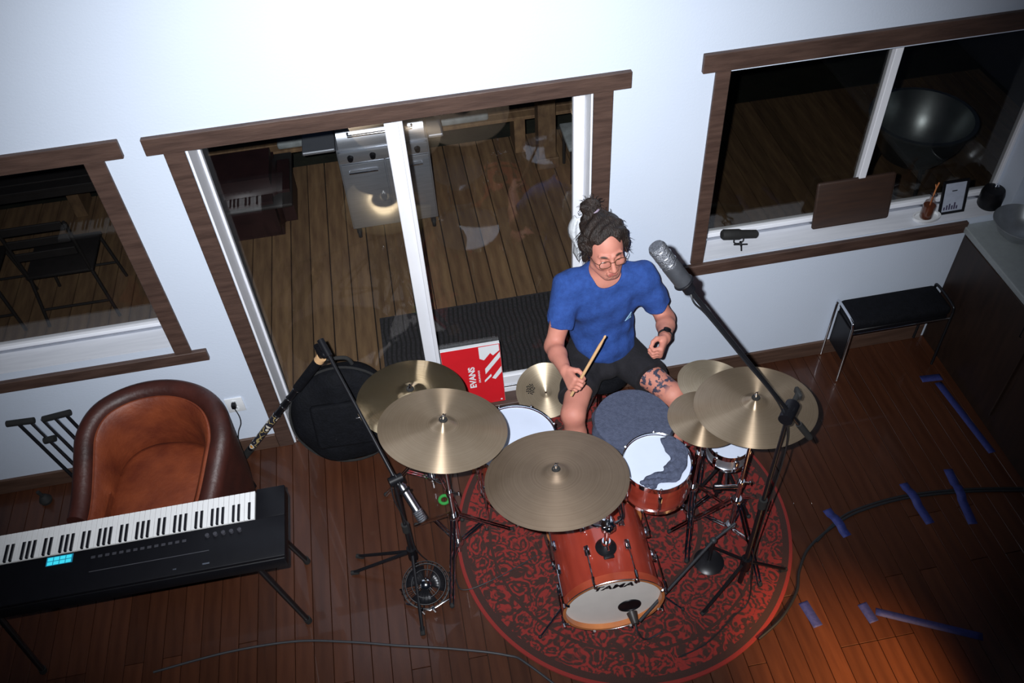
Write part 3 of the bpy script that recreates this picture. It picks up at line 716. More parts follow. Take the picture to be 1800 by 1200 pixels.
# floor tom
FT = V((0.318, -0.700, 0.60))
o, add = drum(FT, 0.205, 0.36, 'floor tom with plain white head behind the ride cymbal', 'redshell', lugs=8, a0=0.2, name='floor_tom')
for k in range(3):
    a = -0.5+2*PI*k/3; c, s = math.cos(a), math.sin(a); b = nb()
    tube(b, [(0.222*c, 0.222*s, 0.28), (0.222*c, 0.222*s, -0.16), (0.235*c, 0.235*s, -0.20), (0.237*c, 0.237*s, -0.226)], 0.0055, 8); box(b, (0.215*c-0.014, 0.215*s-0.014, 0.12), (0.215*c+0.014, 0.215*s+0.014, 0.17), 0.004)
    lg = add('leg', b, MT['chrome']); b = nb(); ball(b, (0.237*c, 0.237*s, -0.2195), 0.0115, 2); add('rubber_foot', b, MT['rubber'], lg)

# small drum right of the hi-hat
SD = V((1.318, -0.985, 0.66))
drum(SD, 0.098, 0.10, 'little white headed drum tucked under the right crash cymbal', 'steel', lugs=6, a0=0.6, name='small_drum')
sds = empty('drum_stand', (1.37, -0.88, RZ), 'thin black stand holding the little drum', 'drum stand')
b = nb(); tube(b, [(1.37, -0.88, 0.03), (1.37, -0.88, 0.55)], 0.010, 10); tube(b, [(1.37, -0.88, 0.54), (1.318, -0.985, 0.54), (1.318, -0.985, 0.555)], 0.008, 8); link('pole', b, MT['blackm'], sds)
b = nb(); tube(b, [(1.22, -1.115, 0.50), (1.33, -1.135, 0.50)], 0.011, 10); tube(b, [(1.275, -1.125, 0.50), (1.37, -0.88, 0.50)], 0.006, 8); link('cross_bar', b, MT['chrome'], sds)
tripod(sds, 1.37, -0.88, 0.3, 0.1, 0.20, 1.2, MT['blackm'], double=False, tr=0.008)

# bass drum: axis along y
BC = V((0.640, -1.26, 0.2545)); BR = 0.238; yb, yf = -1.06, -1.455
bd = empty('bass_drum', (0.64, -1.26, RZ), 'red lacquered bass drum with pale front head, lettering and mic port', 'bass drum')
mx = frame_to((BC.x-0.010, yf, BC.z), (0.03, 1, 0), (1, 0, 0)); LB = yb-yf
b = nb(); lathe(b, [(BR*0.97, 0.0), (BR*0.97, LB), (BR*0.955, LB), (BR*0.955, 0)], 72, mx); bmesh.ops.remove_doubles(b, verts=b.verts, dist=1e-6); link('shell', b, MT['redshell'], bd)
for z0, z1, nm in ((-0.042, -0.002, 'front_hoop'), (LB+0.002, LB+0.042, 'back_hoop')):
    b = nb(); lathe(b, [(BR*0.965, z0), (BR*1.025, z0), (BR*1.025, z1), (BR*0.965, z1), (BR*0.965, z0)], 72, mx)
    bmesh.ops.remove_doubles(b, verts=b.verts, dist=1e-6)
    b.faces.ensure_lookup_table(); bmesh.ops.recalc_face_normals(b, faces=b.faces)
    ax = V((0.03, 1, 0)).normalized(); cc = V((BC.x-0.010, yf, BC.z))
    for f in b.faces:
        d = f.calc_center_median()-cc; rad = (d-ax*d.dot(ax)); f.material_index = 0 if (f.normal.dot(rad.normalized()) > 0.5) else 1
    link(nm, b, [MT['redhoop'], MT['hoop']], bd)
b = nb(); lathe(b, [(BR*1.027, -0.0445), (BR*1.032, -0.042), (BR*1.027, -0.0395)], 72, mx); link('hoop_edge', b, MT['silver'], bd)
b = nb(); lathe(b, [(0.0, -0.016), (BR*0.962, -0.016), (BR*0.962, -0.012), (0, -0.012)], 72, mx)
fh = link('front_head', b, MT['headw'], bd)
b = nb(); lathe(b, [(0.0, LB+0.014), (BR*0.962, LB+0.014), (BR*0.962, LB+0.011), (0, LB+0.011)], 72, mx); link('batter_head', b, MT['head'], bd)
b = nb(); pc = mx @ V((0.078, 0.088, -0.0175))
pm = frame_to((0, 0, 0), (0.03, 1, 0), (1, 0, 0))
def onhead(u, v, w=0.0165):  # u to the right, v up, on the front head
    return mx @ V((u, -v, -w)) if (mx @ V((0, -0.1, 0))).z > (mx @ V((0, 0.1, 0))).z else mx @ V((u, v, -w))
pt = onhead(0.085, -0.075); q = pm.copy(); q.translation = pt
ring(b, 0.052, 0.0055, 40, 8, q); link('port_ring', b, MT['black'], fh)
b = nb(); lathe(b, [(0, 0.0), (0.050, 0.0), (0.050, -0.0006), (0, -0.0006)], 36, q); link('port_dark_disc', b, MT['black'], fh)  # black disc in place of an opening, its dark inside given as colour
me = text_mesh('TAMA', 0.060, shear=0.25, bold=0.0018)
me.transform(Matrix.Diagonal((1.18, 0.80, 1, 1)))
fm = frame_to(onhead(-0.004, 0.138, 0.0172), (-0.03, -1, 0), (1, -0.03, 0)); me.transform(fm)
link('lettering', me, MT['black'], fh, sm=0)
for k in range(8):
    a = 2*PI*(k+0.5)/8; c, s = math.cos(a), math.sin(a)
    b = nb(); P = lambda r, z: mx @ V((r*c, r*s, z))
    tube(b, [P(BR*1.085, -0.02), P(BR*1.085, LB*0.34)], 0.0038, 6)
    tube(b, [P(BR*1.085, LB*0.66), P(BR*1.085, LB+0.02)], 0.0038, 6)
    link('tension_rod', b, MT['chrome'], bd)
    b = nb(); tube(b, [P(BR*0.985, -0.050), P(BR*1.02, -0.050), P(BR*1.085, -0.040), P(BR*1.085, -0.005)], 0.0075, 8); tube(b, [P(BR*1.085, -0.036), P(BR*1.085, -0.062)], 0.006, 8)
    xx = (P(1, -0.05)-P(1.0, 0)); 
    link('claw', b, MT['chrome'], bd)
    b = nb()
    b.free()
    for zz in (0.34, 0.66):
        b = nb(); obox(b, P(BR*1.03, LB*zz), (0.024, 0.026, 0.055), frame_to((0, 0, 0), (0.03, 1, 0), (P(1, 0)-P(0, 0))).to_3x3(), 0.006, 2); link('lug', b, MT['chrome'], bd)
for sx in (-1, 1):   # spurs
    p = V((BC.x-0.005+sx*0.195, -1.36, 0.135)); qv = V((BC.x-0.005+sx*0.36, -1.47, RZ+0.006))
    b = nb(); obox(b, p, (0.05, 0.05, 0.05), Euler((0, sx*0.6, 0)), 0.01, 2); tube(b, [p, qv], 0.0065, 10); sp_ = link('spur', b, MT['chrome'], bd); b = nb(); ball(b, qv+V((0, 0, 0.004)), 0.010, 2); link('rubber_tip', b, MT['rubber'], sp_)
# tom holder on the bass drum with arms to both toms and to the ride cymbal
th = empty('tom_holder', (0.628, -1.32, BC.z+BR*0.97), 'chrome post on top of the bass drum holding toms and ride cymbal', 'drum holder')
zb = BC.z+BR*0.975
b = nb(); lathe(b, [(0, 0), (0.048, 0), (0.050, 0.006), (0.042, 0.018), (0.024, 0.034), (0, 0.034)], 28, Matrix.Translation((0.628, -1.32, zb))); obox(b, (0.628, -1.375, zb+0.012), (0.05, 0.018, 0.014), Euler((0, 0, 0)), 0.005, 2); link('base_plate', b, MT['blackm'], th)
b = nb(); tube(b, [(0.628, -1.32, zb+0.02), (0.628, -1.32, 0.80)], 0.0125, 14); link('post', b, MT['chrome'], th)
b = nb(); lathe(b, [(0, -0.016), (0.02, -0.016), (0.023, 0), (0.02, 0.016), (0, 0.016)], 16, Matrix.Translation((0.628, -1.32, zb+0.048))); tube(b, [(0.628, -1.34, zb+0.048), (0.628, -1.365, zb+0.048)], 0.006, 8); link('memory_lock', b, MT['chrome'], th)
b = nb(); box(b, (0.595, -1.352, 0.665), (0.661, -1.288, 0.715), 0.012, 3); ball(b, (0.628, -1.35, 0.70), 0.021, 2); link('clamp_block', b, MT['chrome'], th)
for T_, sx in ((TR, 1), (TL, -1)):
    e = V((T_.x-sx*0.175, T_.y-0.02, T_.z-0.075)); b = nb(); tube(b, curve_pts([(0.628+sx*0.03, -1.32, 0.69), (0.628+sx*0.075, -1.30, 0.70), e+V((-sx*0.02, -0.05, 0.0)), e], 6), 0.0065, 10)
    obox(b, e, (0.03, 0.035, 0.055), Euler((0, 0, 0.3*sx)), 0.008, 2); tube(b, [e+V((0, 0, 0.0)), e+V((-sx*0.0, -0.04, 0.015))], 0.005, 8); link('tom_arm', b, MT['chrome'], th)
b = nb(); tube(b, [(0.628, -1.32, 0.80), (0.60, -1.315, 0.86), PRi-nR*0.06], 0.0085, 10); ball(b, (0.628, -1.32, 0.80), 0.019, 2); link('cymbal_arm', b, MT['chrome'], th)
tilter(th, PRi, nR, MT['chrome'])
# bass pedal
bp_ = empty('bass_pedal', (0.675, -0.93, RZ), 'steel bass drum pedal under the drummer\'s right foot', 'drum pedal')
b = nb(); box(b, (0.63, -1.02, RZ), (0.72, -0.72, RZ+0.012), 0.003); link('base_plate', b, MT['blackm'], bp_)
b = nb(); obox(b, (0.675, -0.86, 0.030), (0.08, 0.25, 0.008), Euler((0, 0, 0)), 0.003); link('footboard', b, MT['steel'], bp_)
for sx in (-1, 1): b = nb(); box(b, (0.675+sx*0.052-0.008, -1.0, RZ), (0.675+sx*0.052+0.008, -0.975, 0.20), 0.003); link('post', b, MT['chrome'], bp_)
b = nb(); tube(b, [(0.62, -0.987, 0.195), (0.73, -0.987, 0.195)], 0.008, 8); tube(b, [(0.675, -0.987, 0.195), (0.675, -0.965, 0.27)], 0.004, 8); ball(b, (0.675, -0.965, 0.285), 0.022, 2); link('beater', b, MT['chrome'], bp_)

# kick mic on a low stand
pmx = onhead(0.085, -0.075, 0.03)
km = empty('bass_drum_mic', pmx, 'short dark microphone poking into the bass drum port', 'microphone')
md_ = V((-0.05, 1.0, 0.12)).normalized()
b = nb(); lathe(b, [(0, -0.045), (0.017, -0.045), (0.020, -0.02), (0.024, 0.0), (0.026, 0.012), (0.0, 0.014)], 24, frame_to(pmx-md_*0.035, md_)); link('body', b, mat('brown_black', (0.04, 0.032, 0.03), 0.4, noise=0.3, scale=20), km)
b = nb(); tube(b, curve_pts([pmx-md_*0.075, pmx-md_*0.11+V((0.005, 0, -0.03)), (pmx.x+0.06, -1.59, 0.03), (pmx.x+0.15, -1.56, 0.014)], 8), 0.0045, 8); link('cable', b, MT['cableg'], km)
kst = empty('short_mic_stand', (1.205, -1.245, RZ), 'low black boom stand reaching toward the bass drum port', 'mic stand')
b = nb(); lathe(b, [(0, 0), (0.075, 0), (0.078, 0.006), (0.06, 0.018), (0.015, 0.024), (0, 0.024)], 32, Matrix.Translation((1.205, -1.245, RZ))); link('base', b, MT['blackm'], kst)
b = nb(); tube(b, [(1.205, -1.245, 0.02), (1.205, -1.245, 0.22)], 0.009, 10); link('pole', b, MT['blackm'], kst)
b = nb(); tube(b, [(1.33, -1.195, 0.262), (1.205, -1.245, 0.225), pmx-md_*0.07+V((0.02, -0.005, 0.01))], 0.008, 10); ball(b, (1.205, -1.245, 0.225), 0.018, 2); link('boom', b, MT['cableg'], kst)

# throne
tr_ = empty('drum_throne', (0.885, -0.16, RZ), 'round black padded drum throne beneath the drummer', 'stool')
b = nb(); lathe(b, [(0, 0.0), (0.15, 0.0), (0.165, 0.015), (0.168, 0.05), (0.155, 0.075), (0.10, 0.082), (0, 0.080)], 40, Matrix.Translation((0.885, -0.20, 0.395))); link('seat', b, MT['nylon'], tr_)
b = nb(); tube(b, [(0.885, -0.20, 0.10), (0.885, -0.20, 0.40)], 0.014, 12); link('post', b, MT['chrome'], tr_)
for k in range(3):
    a = 0.52+PI+2*PI*k/3; u = V((math.cos(a), math.sin(a), 0)); b = nb(); ft = V((0.885, -0.20, 0.02))+u*0.16; tube(b, [V((0.885, -0.20, 0.26))+u*0.02, ft], 0.008, 8); link('leg', b, MT['chrome'], tr_)
# ================================================================== THE DRUMMER
def rc(p, a, b, ra, rb):
    a = np.array(a, float); b = np.array(b, float); ba = b-a
    t = np.clip(((p-a)@ba)/(ba@ba), 0, 1); return np.linalg.norm(p-a-t[:, None]*ba, axis=1)-(ra+(rb-ra)*t)
def ell(p, c, r, R=None):
    q = p-np.array(c, float)
    if R is not None: q = q@R
    r = np.array(r, float); k0 = np.linalg.norm(q/r, axis=1); k1 = np.linalg.norm(q/(r*r), axis=1); return k0*(k0-1)/np.maximum(k1, 1e-9)
def smin(a, b, k):
    h = np.maximum(k-np.abs(a-b), 0)/k; return np.minimum(a, b)-h*h*k*0.25
def smax(a, b, k): return -smin(-a, -b, k)
def plane(p, c, n): n = np.array(n, float); n /= np.linalg.norm(n); return (p-np.array(c, float))@n

def surface_nets(fn, lo, hi, h, blk=6):
    lo = np.array(lo, float); n = np.ceil((np.array(hi)-lo)/h/blk).astype(int)*blk; nb_ = n//blk
    # coarse pass at the block centres, fine pass only near the surface
    ci = np.stack(np.meshgrid(*[np.arange(k) for k in nb_], indexing='ij'), -1).reshape(-1, 3)
    cd = fn(lo+(ci*blk+blk/2)*h)
    D = np.repeat(np.repeat(np.repeat(cd.reshape(nb_), blk, 0), blk, 1), blk, 2).astype(np.float32)
    act = ci[np.abs(cd) < blk*h*1.25]
    sub = np.stack(np.meshgrid(*[np.arange(blk)]*3, indexing='ij'), -1).reshape(-1, 3)
    for s in range(0, len(act), 1500):
        idx = (act[s:s+1500, None, :]*blk+sub[None]).reshape(-1, 3); D[idx[:, 0], idx[:, 1], idx[:, 2]] = fn(lo+idx*h)
    S = D < 0
    cnt = np.zeros(tuple(np.array(S.shape)-1), np.int8)
    for dx in (0, 1):
        for dy in (0, 1):
            for dz in (0, 1): cnt += S[dx:S.shape[0]-1+dx, dy:S.shape[1]-1+dy, dz:S.shape[2]-1+dz]
    cells = np.argwhere((cnt > 0) & (cnt < 8)); ids = -np.ones(cnt.shape, np.int64); ids[tuple(cells.T)] = np.arange(len(cells))
    pos = np.zeros((len(cells), 3)); num = np.zeros(len(cells))
    corners = [(x, y, z) for x in (0, 1) for y in (0, 1) for z in (0, 1)]
    for a in corners:
        for ax in range(3):
            if a[ax]: continue
            b = list(a); b[ax] = 1
            da = D[cells[:, 0]+a[0], cells[:, 1]+a[1], cells[:, 2]+a[2]]; db = D[cells[:, 0]+b[0], cells[:, 1]+b[1], cells[:, 2]+b[2]]
            m = (da < 0) != (db < 0); t = np.where(m, da/np.where(m, da-db, 1), 0)
            pt = np.tile(np.array(a, float), (len(cells), 1)); pt[:, ax] += t; pos[m] += pt[m]; num[m] += 1
    vs_ = lo+(cells+pos/num[:, None])*h
    faces = []
    for ax in range(3):
        sl0 = [slice(None)]*3; sl1 = [slice(None)]*3; sl0[ax] = slice(0, -1); sl1[ax] = slice(1, None)
        A = S[tuple(sl0)]; B = S[tuple(sl1)]; e = np.argwhere(A != B); o1, o2 = [(1, 2), (2, 0), (0, 1)][ax]
        e = e[(e[:, o1] > 0) & (e[:, o2] > 0) & (e[:, o1] < S.shape[o1]-1) & (e[:, o2] < S.shape[o2]-1)]
        def cid(d1, d2):
            q = e.copy(); q[:, o1] -= d1; q[:, o2] -= d2; return ids[q[:, 0], q[:, 1], q[:, 2]]
        q = np.stack([cid(0, 0), cid(1, 0), cid(1, 1), cid(0, 1)], 1); fl = A[e[:, 0], e[:, 1], e[:, 2]]
        q[~fl] = q[~fl][:, ::-1]; faces.append(q)
    F = np.concatenate(faces); F = F[(F >= 0).all(1)]
    return vs_, F
def sdf_mesh(name, fn, lo, hi, h, m, parent=None):
    v, f = surface_nets(fn, lo, hi, h); me = bpy.data.meshes.new(name)
    me.vertices.add(len(v)); me.vertices.foreach_set('co', v.astype(np.float32).ravel())
    me.loops.add(len(f)*4); me.loops.foreach_set('vertex_index', f.ravel().astype(np.int32))
    me.polygons.add(len(f)); me.polygons.foreach_set('loop_start', np.arange(0, len(f)*4, 4, dtype=np.int32)); me.polygons.foreach_set('loop_total', np.full(len(f), 4, np.int32))
    me.update(calc_edges=True); me.validate()
    o = link(name, me, m, parent, sm=180); return o

# joints (world metres); the drummer faces -y, towards the camera's wall
PEL = (0.885, -0.215, 0.640); WST = (0.885, -0.205, 0.80); CHE = (0.885, -0.225, 1.02); NB = (0.872, -0.235, 1.185)
SHR = (0.705, -0.225, 1.125); SHL = (1.058, -0.250, 1.135)
ELR = (0.590, -0.365, 0.865); WRR = (0.603, -0.580, 0.915); HAR = (0.622, -0.655, 0.925)
ELL = (1.188, -0.320, 0.880); WRL = (1.118, -0.515, 0.955); HAL = (1.088, -0.585, 0.965)
HPR = (0.795, -0.235, 0.590); HPL = (0.975, -0.235, 0.590); KNR = (0.640, -0.590, 0.575); KNL = (1.175, -0.572, 0.572)
ANR = (0.668, -0.735, 0.140); ANL = (1.195, -0.700, 0.115)
HO = np.array((0.863, -0.272, 1.392))
yawh, pith = D2R(4), D2R(-1)    # head turned and bowed
hR = np.array(Matrix.Rotation(yawh, 3, 'Z') @ Matrix.Rotation(pith, 3, 'X') @ Matrix.Rotation(D2R(-4), 3, 'Y'))
HB = hR @ np.diag([1, -1, 1])    # local (x right of picture, y out of the face, z up) to world
HS = 1.10
def hl(p): return ((p-HO) @ HB)/HS
def hw(q): return V(HO + HB @ (np.array(q, float)*HS))

def head_sdf(p):
    q = hl(p)
    d = ell(q, (0, -0.018, 0.035), (0.079, 0.098, 0.086))
    d = smin(d, ell(q, (0, 0.028, -0.020), (0.068, 0.068, 0.088)), 0.03)
    d = smin(d, ell(q, (0, 0.058, -0.096), (0.034, 0.034, 0.026)), 0.035)
    for s in (-1, 1):
        d = smin(d, rc(q, (s*0.055, 0.015, -0.070), (s*0.018, 0.068, -0.103), 0.020, 0.017), 0.025)
        d = smin(d, ell(q, (s*0.042, 0.072, -0.030), (0.022, 0.020, 0.020)), 0.018)
        d = smax(d, -ell(q, (s*0.032, 0.104, 0.004), (0.019, 0.014, 0.012)), 0.012)
        d = smin(d, ell(q, (s*0.032, 0.082, 0.002), (0.014, 0.012, 0.011)), 0.003)     # closed lids
        d = smin(d, rc(q, (s*0.012, 0.094, 0.022), (s*0.048, 0.080, 0.023), 0.008, 0.007), 0.010)
        e_ = ell(q, (s*0.082, -0.012, -0.012), (0.010, 0.021, 0.034)); d = smin(d, e_, 0.006)
        d = smin(d, ell(q, (s*0.0135, 0.112, -0.040), (0.009, 0.010, 0.008)), 0.006)
    d = smin(d, rc(q, (0, 0.094, 0.012), (0, 0.122, -0.034), 0.0085, 0.0125), 0.010)
    d = smin(d, rc(q, (-0.020, 0.096, -0.069), (0.020, 0.096, -0.069), 0.0065, 0.0065), 0.007)
    d = smin(d, rc(q, (-0.016, 0.095, -0.080), (0.016, 0.095, -0.080), 0.0075, 0.0075), 0.006)
    d = smax(d, -rc(q, (-0.019, 0.106, -0.0745), (0.019, 0.106, -0.0745), 0.0022, 0.0022), 0.003)
    return d*HS

def nz(v): v = np.array(v, float); return v/np.linalg.norm(v)
def hand_prims(wr, kn, thumb_side, palm_n, sc=1.0, grip=0.016):
    """list of round cones: palm, four fingers curled around a bar running along thumb_side, and the thumb"""
    wr = np.array(wr, float); d = nz(np.array(kn)-wr); t = nz(np.array(thumb_side, float)-d*(np.array(thumb_side)@d)); n = nz(np.array(palm_n, float)-d*(np.array(palm_n)@d)-t*(np.array(palm_n)@t))
    P = []
    L = 0.086*sc
    for o_, w in ((-0.030, 0.0135), (-0.011, 0.0145), (0.009, 0.0145), (0.028, 0.0140)):
        P.append((wr+t*o_*0.55*sc, wr+d*L*(1-abs(o_)*1.2)+t*o_*sc, w*1.15*sc, w*sc, 0.012))
    for o_, ln in ((-0.031, 0.80), (-0.0105, 0.95), (0.0105, 1.0), (0.031, 0.93)):
        k0 = wr+d*L*(0.97 if abs(o_) < 0.02 else 0.91)+t*o_*sc
        k1 = k0+(d*0.62+n*0.78)*0.040*ln*sc; k2 = k1+(-d*0.62+n*0.78)*0.026*ln*sc; k3 = k2+(-d*0.92-n*0.35)*0.020*ln*sc
        P += [(k0, k1, 0.0102*sc, 0.0093*sc, 0.004), (k1, k2, 0.0093*sc, 0.0086*sc, 0.003), (k2, k3, 0.0086*sc, 0.0076*sc, 0.003)]
    a = wr+d*0.022*sc+t*0.026*sc+n*0.006; b_ = a+(d*0.55+t*0.42+n*0.70)*0.036*sc; c = b_+(d*0.75-t*0.05+n*0.45)*0.030*sc; e_ = c+(d*0.5-t*0.25-n*0.05)*0.022*sc
    P += [(a, b_, 0.0155*sc, 0.0120*sc, 0.012), (b_, c, 0.0118*sc, 0.0102*sc, 0.004), (c, e_, 0.0102*sc, 0.0088*sc, 0.003)]
    bar = wr+d*L*0.97+n*0.030*sc
    return P, bar, t
STD = nz((0.118, 0.035, 0.275))
HPR_, BARR, TR_ = hand_prims(WRR, (WRR[0]+0.018, WRR[1]-0.09, WRR[2]-0.004), STD, (1, -0.25, 0), 1.04)
HPL_, BARL, TL_ = hand_prims(WRL, (WRL[0]-0.045, WRL[1]-0.075, WRL[2]-0.015), (-0.15, -0.35, 0.9), (-1, 0.3, -0.35), 1.04)

def arm(p, S, E, W, H, inf=0.0):
    S, E, W = map(np.array, (S, E, W))
    m = S+(E-S)*0.45
    d = smin(rc(p, S, m, 0.062, 0.055), rc(p, m, E, 0.055, 0.043), 0.02)
    f = E+(W-E)*0.35
    d2 = smin(rc(p, E, f, 0.043, 0.045), rc(p, f, W, 0.045, 0.029), 0.02)
    d = smin(d, d2, 0.03)
    return d-inf
def body_sdf(p):
    d = head_sdf(p)
    d = smin(d, rc(p, NB, hw((0, -0.02, -0.06)), 0.066, 0.060), 0.030)
    t = smin(ell(p, (CHE[0], CHE[1], CHE[2]+0.01), (0.165, 0.105, 0.17)), ell(p, (WST[0], WST[1], WST[2]), (0.135, 0.10, 0.14)), 0.08)
    t = smin(t, rc(p, SHR, NB, 0.055, 0.060), 0.05); t = smin(t, rc(p, SHL, NB, 0.055, 0.060), 0.05)
    t = smin(t, ell(p, PEL, (0.155, 0.12, 0.11)), 0.06)
    d = smin(d, t, 0.03)
    d = smin(d, arm(p, SHR, ELR, WRR, HAR), 0.03); d = smin(d, arm(p, SHL, ELL, WRL, HAL), 0.03)
    for P in (HPR_, HPL_):
        h_ = None
        for a, b_, ra, rb, k in P:
            x_ = rc(p, a, b_, ra, rb); h_ = x_ if h_ is None else smin(h_, x_, k)
        d = smin(d, h_, 0.012)
    for Hp, K, A in ((HPR, KNR, ANR), (HPL, KNL, ANL)):
        d = smin(d, rc(p, Hp, K, 0.088, 0.060), 0.04); K_ = np.array(K); A_ = np.array(A); c = K_+(A_-K_)*0.3+np.array((0, 0.02, 0))
        d = smin(d, smin(rc(p, K, c, 0.056, 0.056), rc(p, c, A, 0.054, 0.036), 0.02), 0.03)
        d = smin(d, rc(p, A, (A[0], A[1]-0.03, A[2]-0.05), 0.036, 0.034), 0.02)
    return d

def skin_mat():
    m = mat('skin', (0.58, 0.24, 0.175), 0.62, col2=(0.50, 0.19, 0.14), scale=14, bump=0.08, bscale=90)
    nt = m.node_tree; N = nt.nodes; L = nt.links; b = N['Principled BSDF']
    b.inputs['Subsurface Weight'].default_value = 0.08; b.inputs['Subsurface Radius'].default_value = (0.02, 0.008, 0.004); b.inputs['Subsurface Scale'].default_value = 0.4
    src = b.inputs['Base Color'].links[0].from_socket; tc = N['Texture Coordinate']
    def blob(c, r, soft, col, prev, noisy=None, thr=0.5):
        s = N.new('ShaderNodeVectorMath'); s.operation = 'SUBTRACT'; L.new(tc.outputs['Object'], s.inputs[0]); s.inputs[1].default_value = c
        dv = N.new('ShaderNodeVectorMath'); dv.operation = 'DIVIDE'; L.new(s.outputs[0], dv.inputs[0]); dv.inputs[1].default_value = r
        ln = N.new('ShaderNodeVectorMath'); ln.operation = 'LENGTH'; L.new(dv.outputs[0], ln.inputs[0])
        mr = N.new('ShaderNodeMapRange'); mr.inputs[1].default_value = 1.0; mr.inputs[2].default_value = 1.0-soft; L.new(ln.outputs['Value'], mr.inputs[0]); f = mr.outputs[0]
        if noisy:
            nz_ = N.new('ShaderNodeTexNoise'); nz_.inputs['Scale'].default_value = noisy; nz_.inputs['Detail'].default_value = 2; L.new(tc.outputs['Object'], nz_.inputs['Vector'])
            g = N.new('ShaderNodeMapRange'); g.inputs[1].default_value = thr-0.03; g.inputs[2].default_value = thr+0.03; L.new(nz_.outputs[0], g.inputs[0])
            ml = N.new('ShaderNodeMath'); ml.operation = 'MULTIPLY'; L.new(f, ml.inputs[0]); L.new(g.outputs[0], ml.inputs[1]); f = ml.outputs[0]
        mx = N.new('ShaderNodeMix'); mx.data_type = 'RGBA'; L.new(f, mx.inputs[0]); L.new(prev, mx.inputs[6]); mx.inputs[7].default_value = (*col, 1); return mx.outputs[2]
    O = V((0.885, -0.2, 0.0))
    lip = hw((0, 0.104, -0.0745))-O; src = blob(lip, (0.029, 0.03, 0.016), 0.5, (0.46, 0.075, 0.07), src)
    src = blob(hw((0, 0.085, -0.095))-O, (0.065, 0.06, 0.045), 0.6, (0.36, 0.17, 0.13), src, noisy=90, thr=0.46)      # stubble
    for s in (-1, 1): src = blob(hw((s*0.031, 0.090, 0.0245))-O, (0.024, 0.022, 0.007), 0.4, (0.06, 0.03, 0.02), src)     # eyebrows
    for s in (-1, 1): src = blob(hw((s*0.032, 0.096, -0.008))-O, (0.015, 0.016, 0.0035), 0.4, (0.07, 0.035, 0.03), src)     # lashes
    kn = (V(KNL)*0.62+V(HPL)*0.38)-O; src = blob(kn+V((0.02, 0, 0.03)), (0.12, 0.15, 0.12), 0.25, (0.045, 0.045, 0.075), src, noisy=42, thr=0.52)   # tattoo
    L.new(src, b.inputs['Base Color']); return m
per = empty('person', (0.885, -0.2, 0.0), 'drummer in a blue T-shirt and black shorts, seated with a stick raised', 'person')
body = sdf_mesh('body', body_sdf, (0.50, -0.86, 0.03), (1.30, -0.02, 1.56), 0.0048, skin_mat(), per)

def wr_(p, s=1.0):
    return s*(0.0035*np.sin(p[:, 0]*34+p[:, 2]*21+3*np.sin(p[:, 2]*9))+0.0025*np.sin(p[:, 2]*55-p[:, 0]*27+p[:, 1]*30)+0.0020*np.sin(p[:, 0]*71+p[:, 1]*43-p[:, 2]*17))
def shirt_sdf(p):
    t = smin(ell(p, (CHE[0], CHE[1], CHE[2]+0.01), (0.188, 0.128, 0.185)), ell(p, (WST[0]-0.003, WST[1]-0.012, WST[2]-0.01), (0.163, 0.132, 0.17)), 0.09)
    t = smin(t, ell(p, (PEL[0], PEL[1]-0.02, PEL[2]+0.05), (0.168, 0.135, 0.12)), 0.06)
    t = smin(t, rc(p, SHR, NB, 0.068, 0.074), 0.05); t = smin(t, rc(p, SHL, NB, 0.068, 0.074), 0.05)
    hem = -plane(p, (0.885, -0.33, 0.665), (0.30, -0.22, 1.0)); t = smax(t, hem, 0.008)
    for S, E, k in ((SHR, ELR, 0.66), (SHL, ELL, 0.66)):
        S_ = np.array(S); E_ = np.array(E); c = S_+(E_-S_)*k
        a = rc(p, S_, S_+(E_-S_)*0.95, 0.080, 0.068); a = smax(a, plane(p, c, E_-S_), 0.006); t = smin(t, a, 0.045)
    n_ = np.array(NB)+np.array((0.0, -0.035, 0.045))
    t = smax(t, -rc(p, n_, n_+np.array((0, -0.06, 0.22)), 0.078, 0.19), 0.006)
    t = smax(t, plane(p, (NB[0], NB[1]-0.02, NB[2]+0.052), (0, -0.25, 1)), 0.01)
    return t+wr_(p)
sh = sdf_mesh('t_shirt', shirt_sdf, (0.58, -0.46, 0.50), (1.22, -0.02, 1.27), 0.005, MT['shirt'], per)
def shorts_sdf(p):
    d = ell(p, (PEL[0], PEL[1], PEL[2]), (0.170, 0.135, 0.115))
    for Hp, K, c_, n_ in ((HPR, KNR, 0.66, (0.05, -1, 0.0)), (HPL, KNL, 0.62, (0.30, -1, 0.1))):
        H_ = np.array(Hp); K_ = np.array(K); e_ = H_+(K_-H_)*0.92
        a = rc(p, H_, e_, 0.108, 0.092); a = smax(a, plane(p, H_+(K_-H_)*c_, n_), 0.006); d = smin(d, a, 0.05)
    d = smin(d, rc(p, (0.885, -0.26, 0.60), (0.885, -0.36, 0.60), 0.09, 0.05), 0.06)
    return d+wr_(p, 0.9)
sdf_mesh('shorts', shorts_sdf, (0.55, -0.66, 0.45), (1.28, -0.02, 0.80), 0.006, MT['shorts'], per)
# small pale mark on the chest
b = nb(); cpt = V((0.955, -0.36, 0.955))
hit = V((0.975, 0, 0.985))
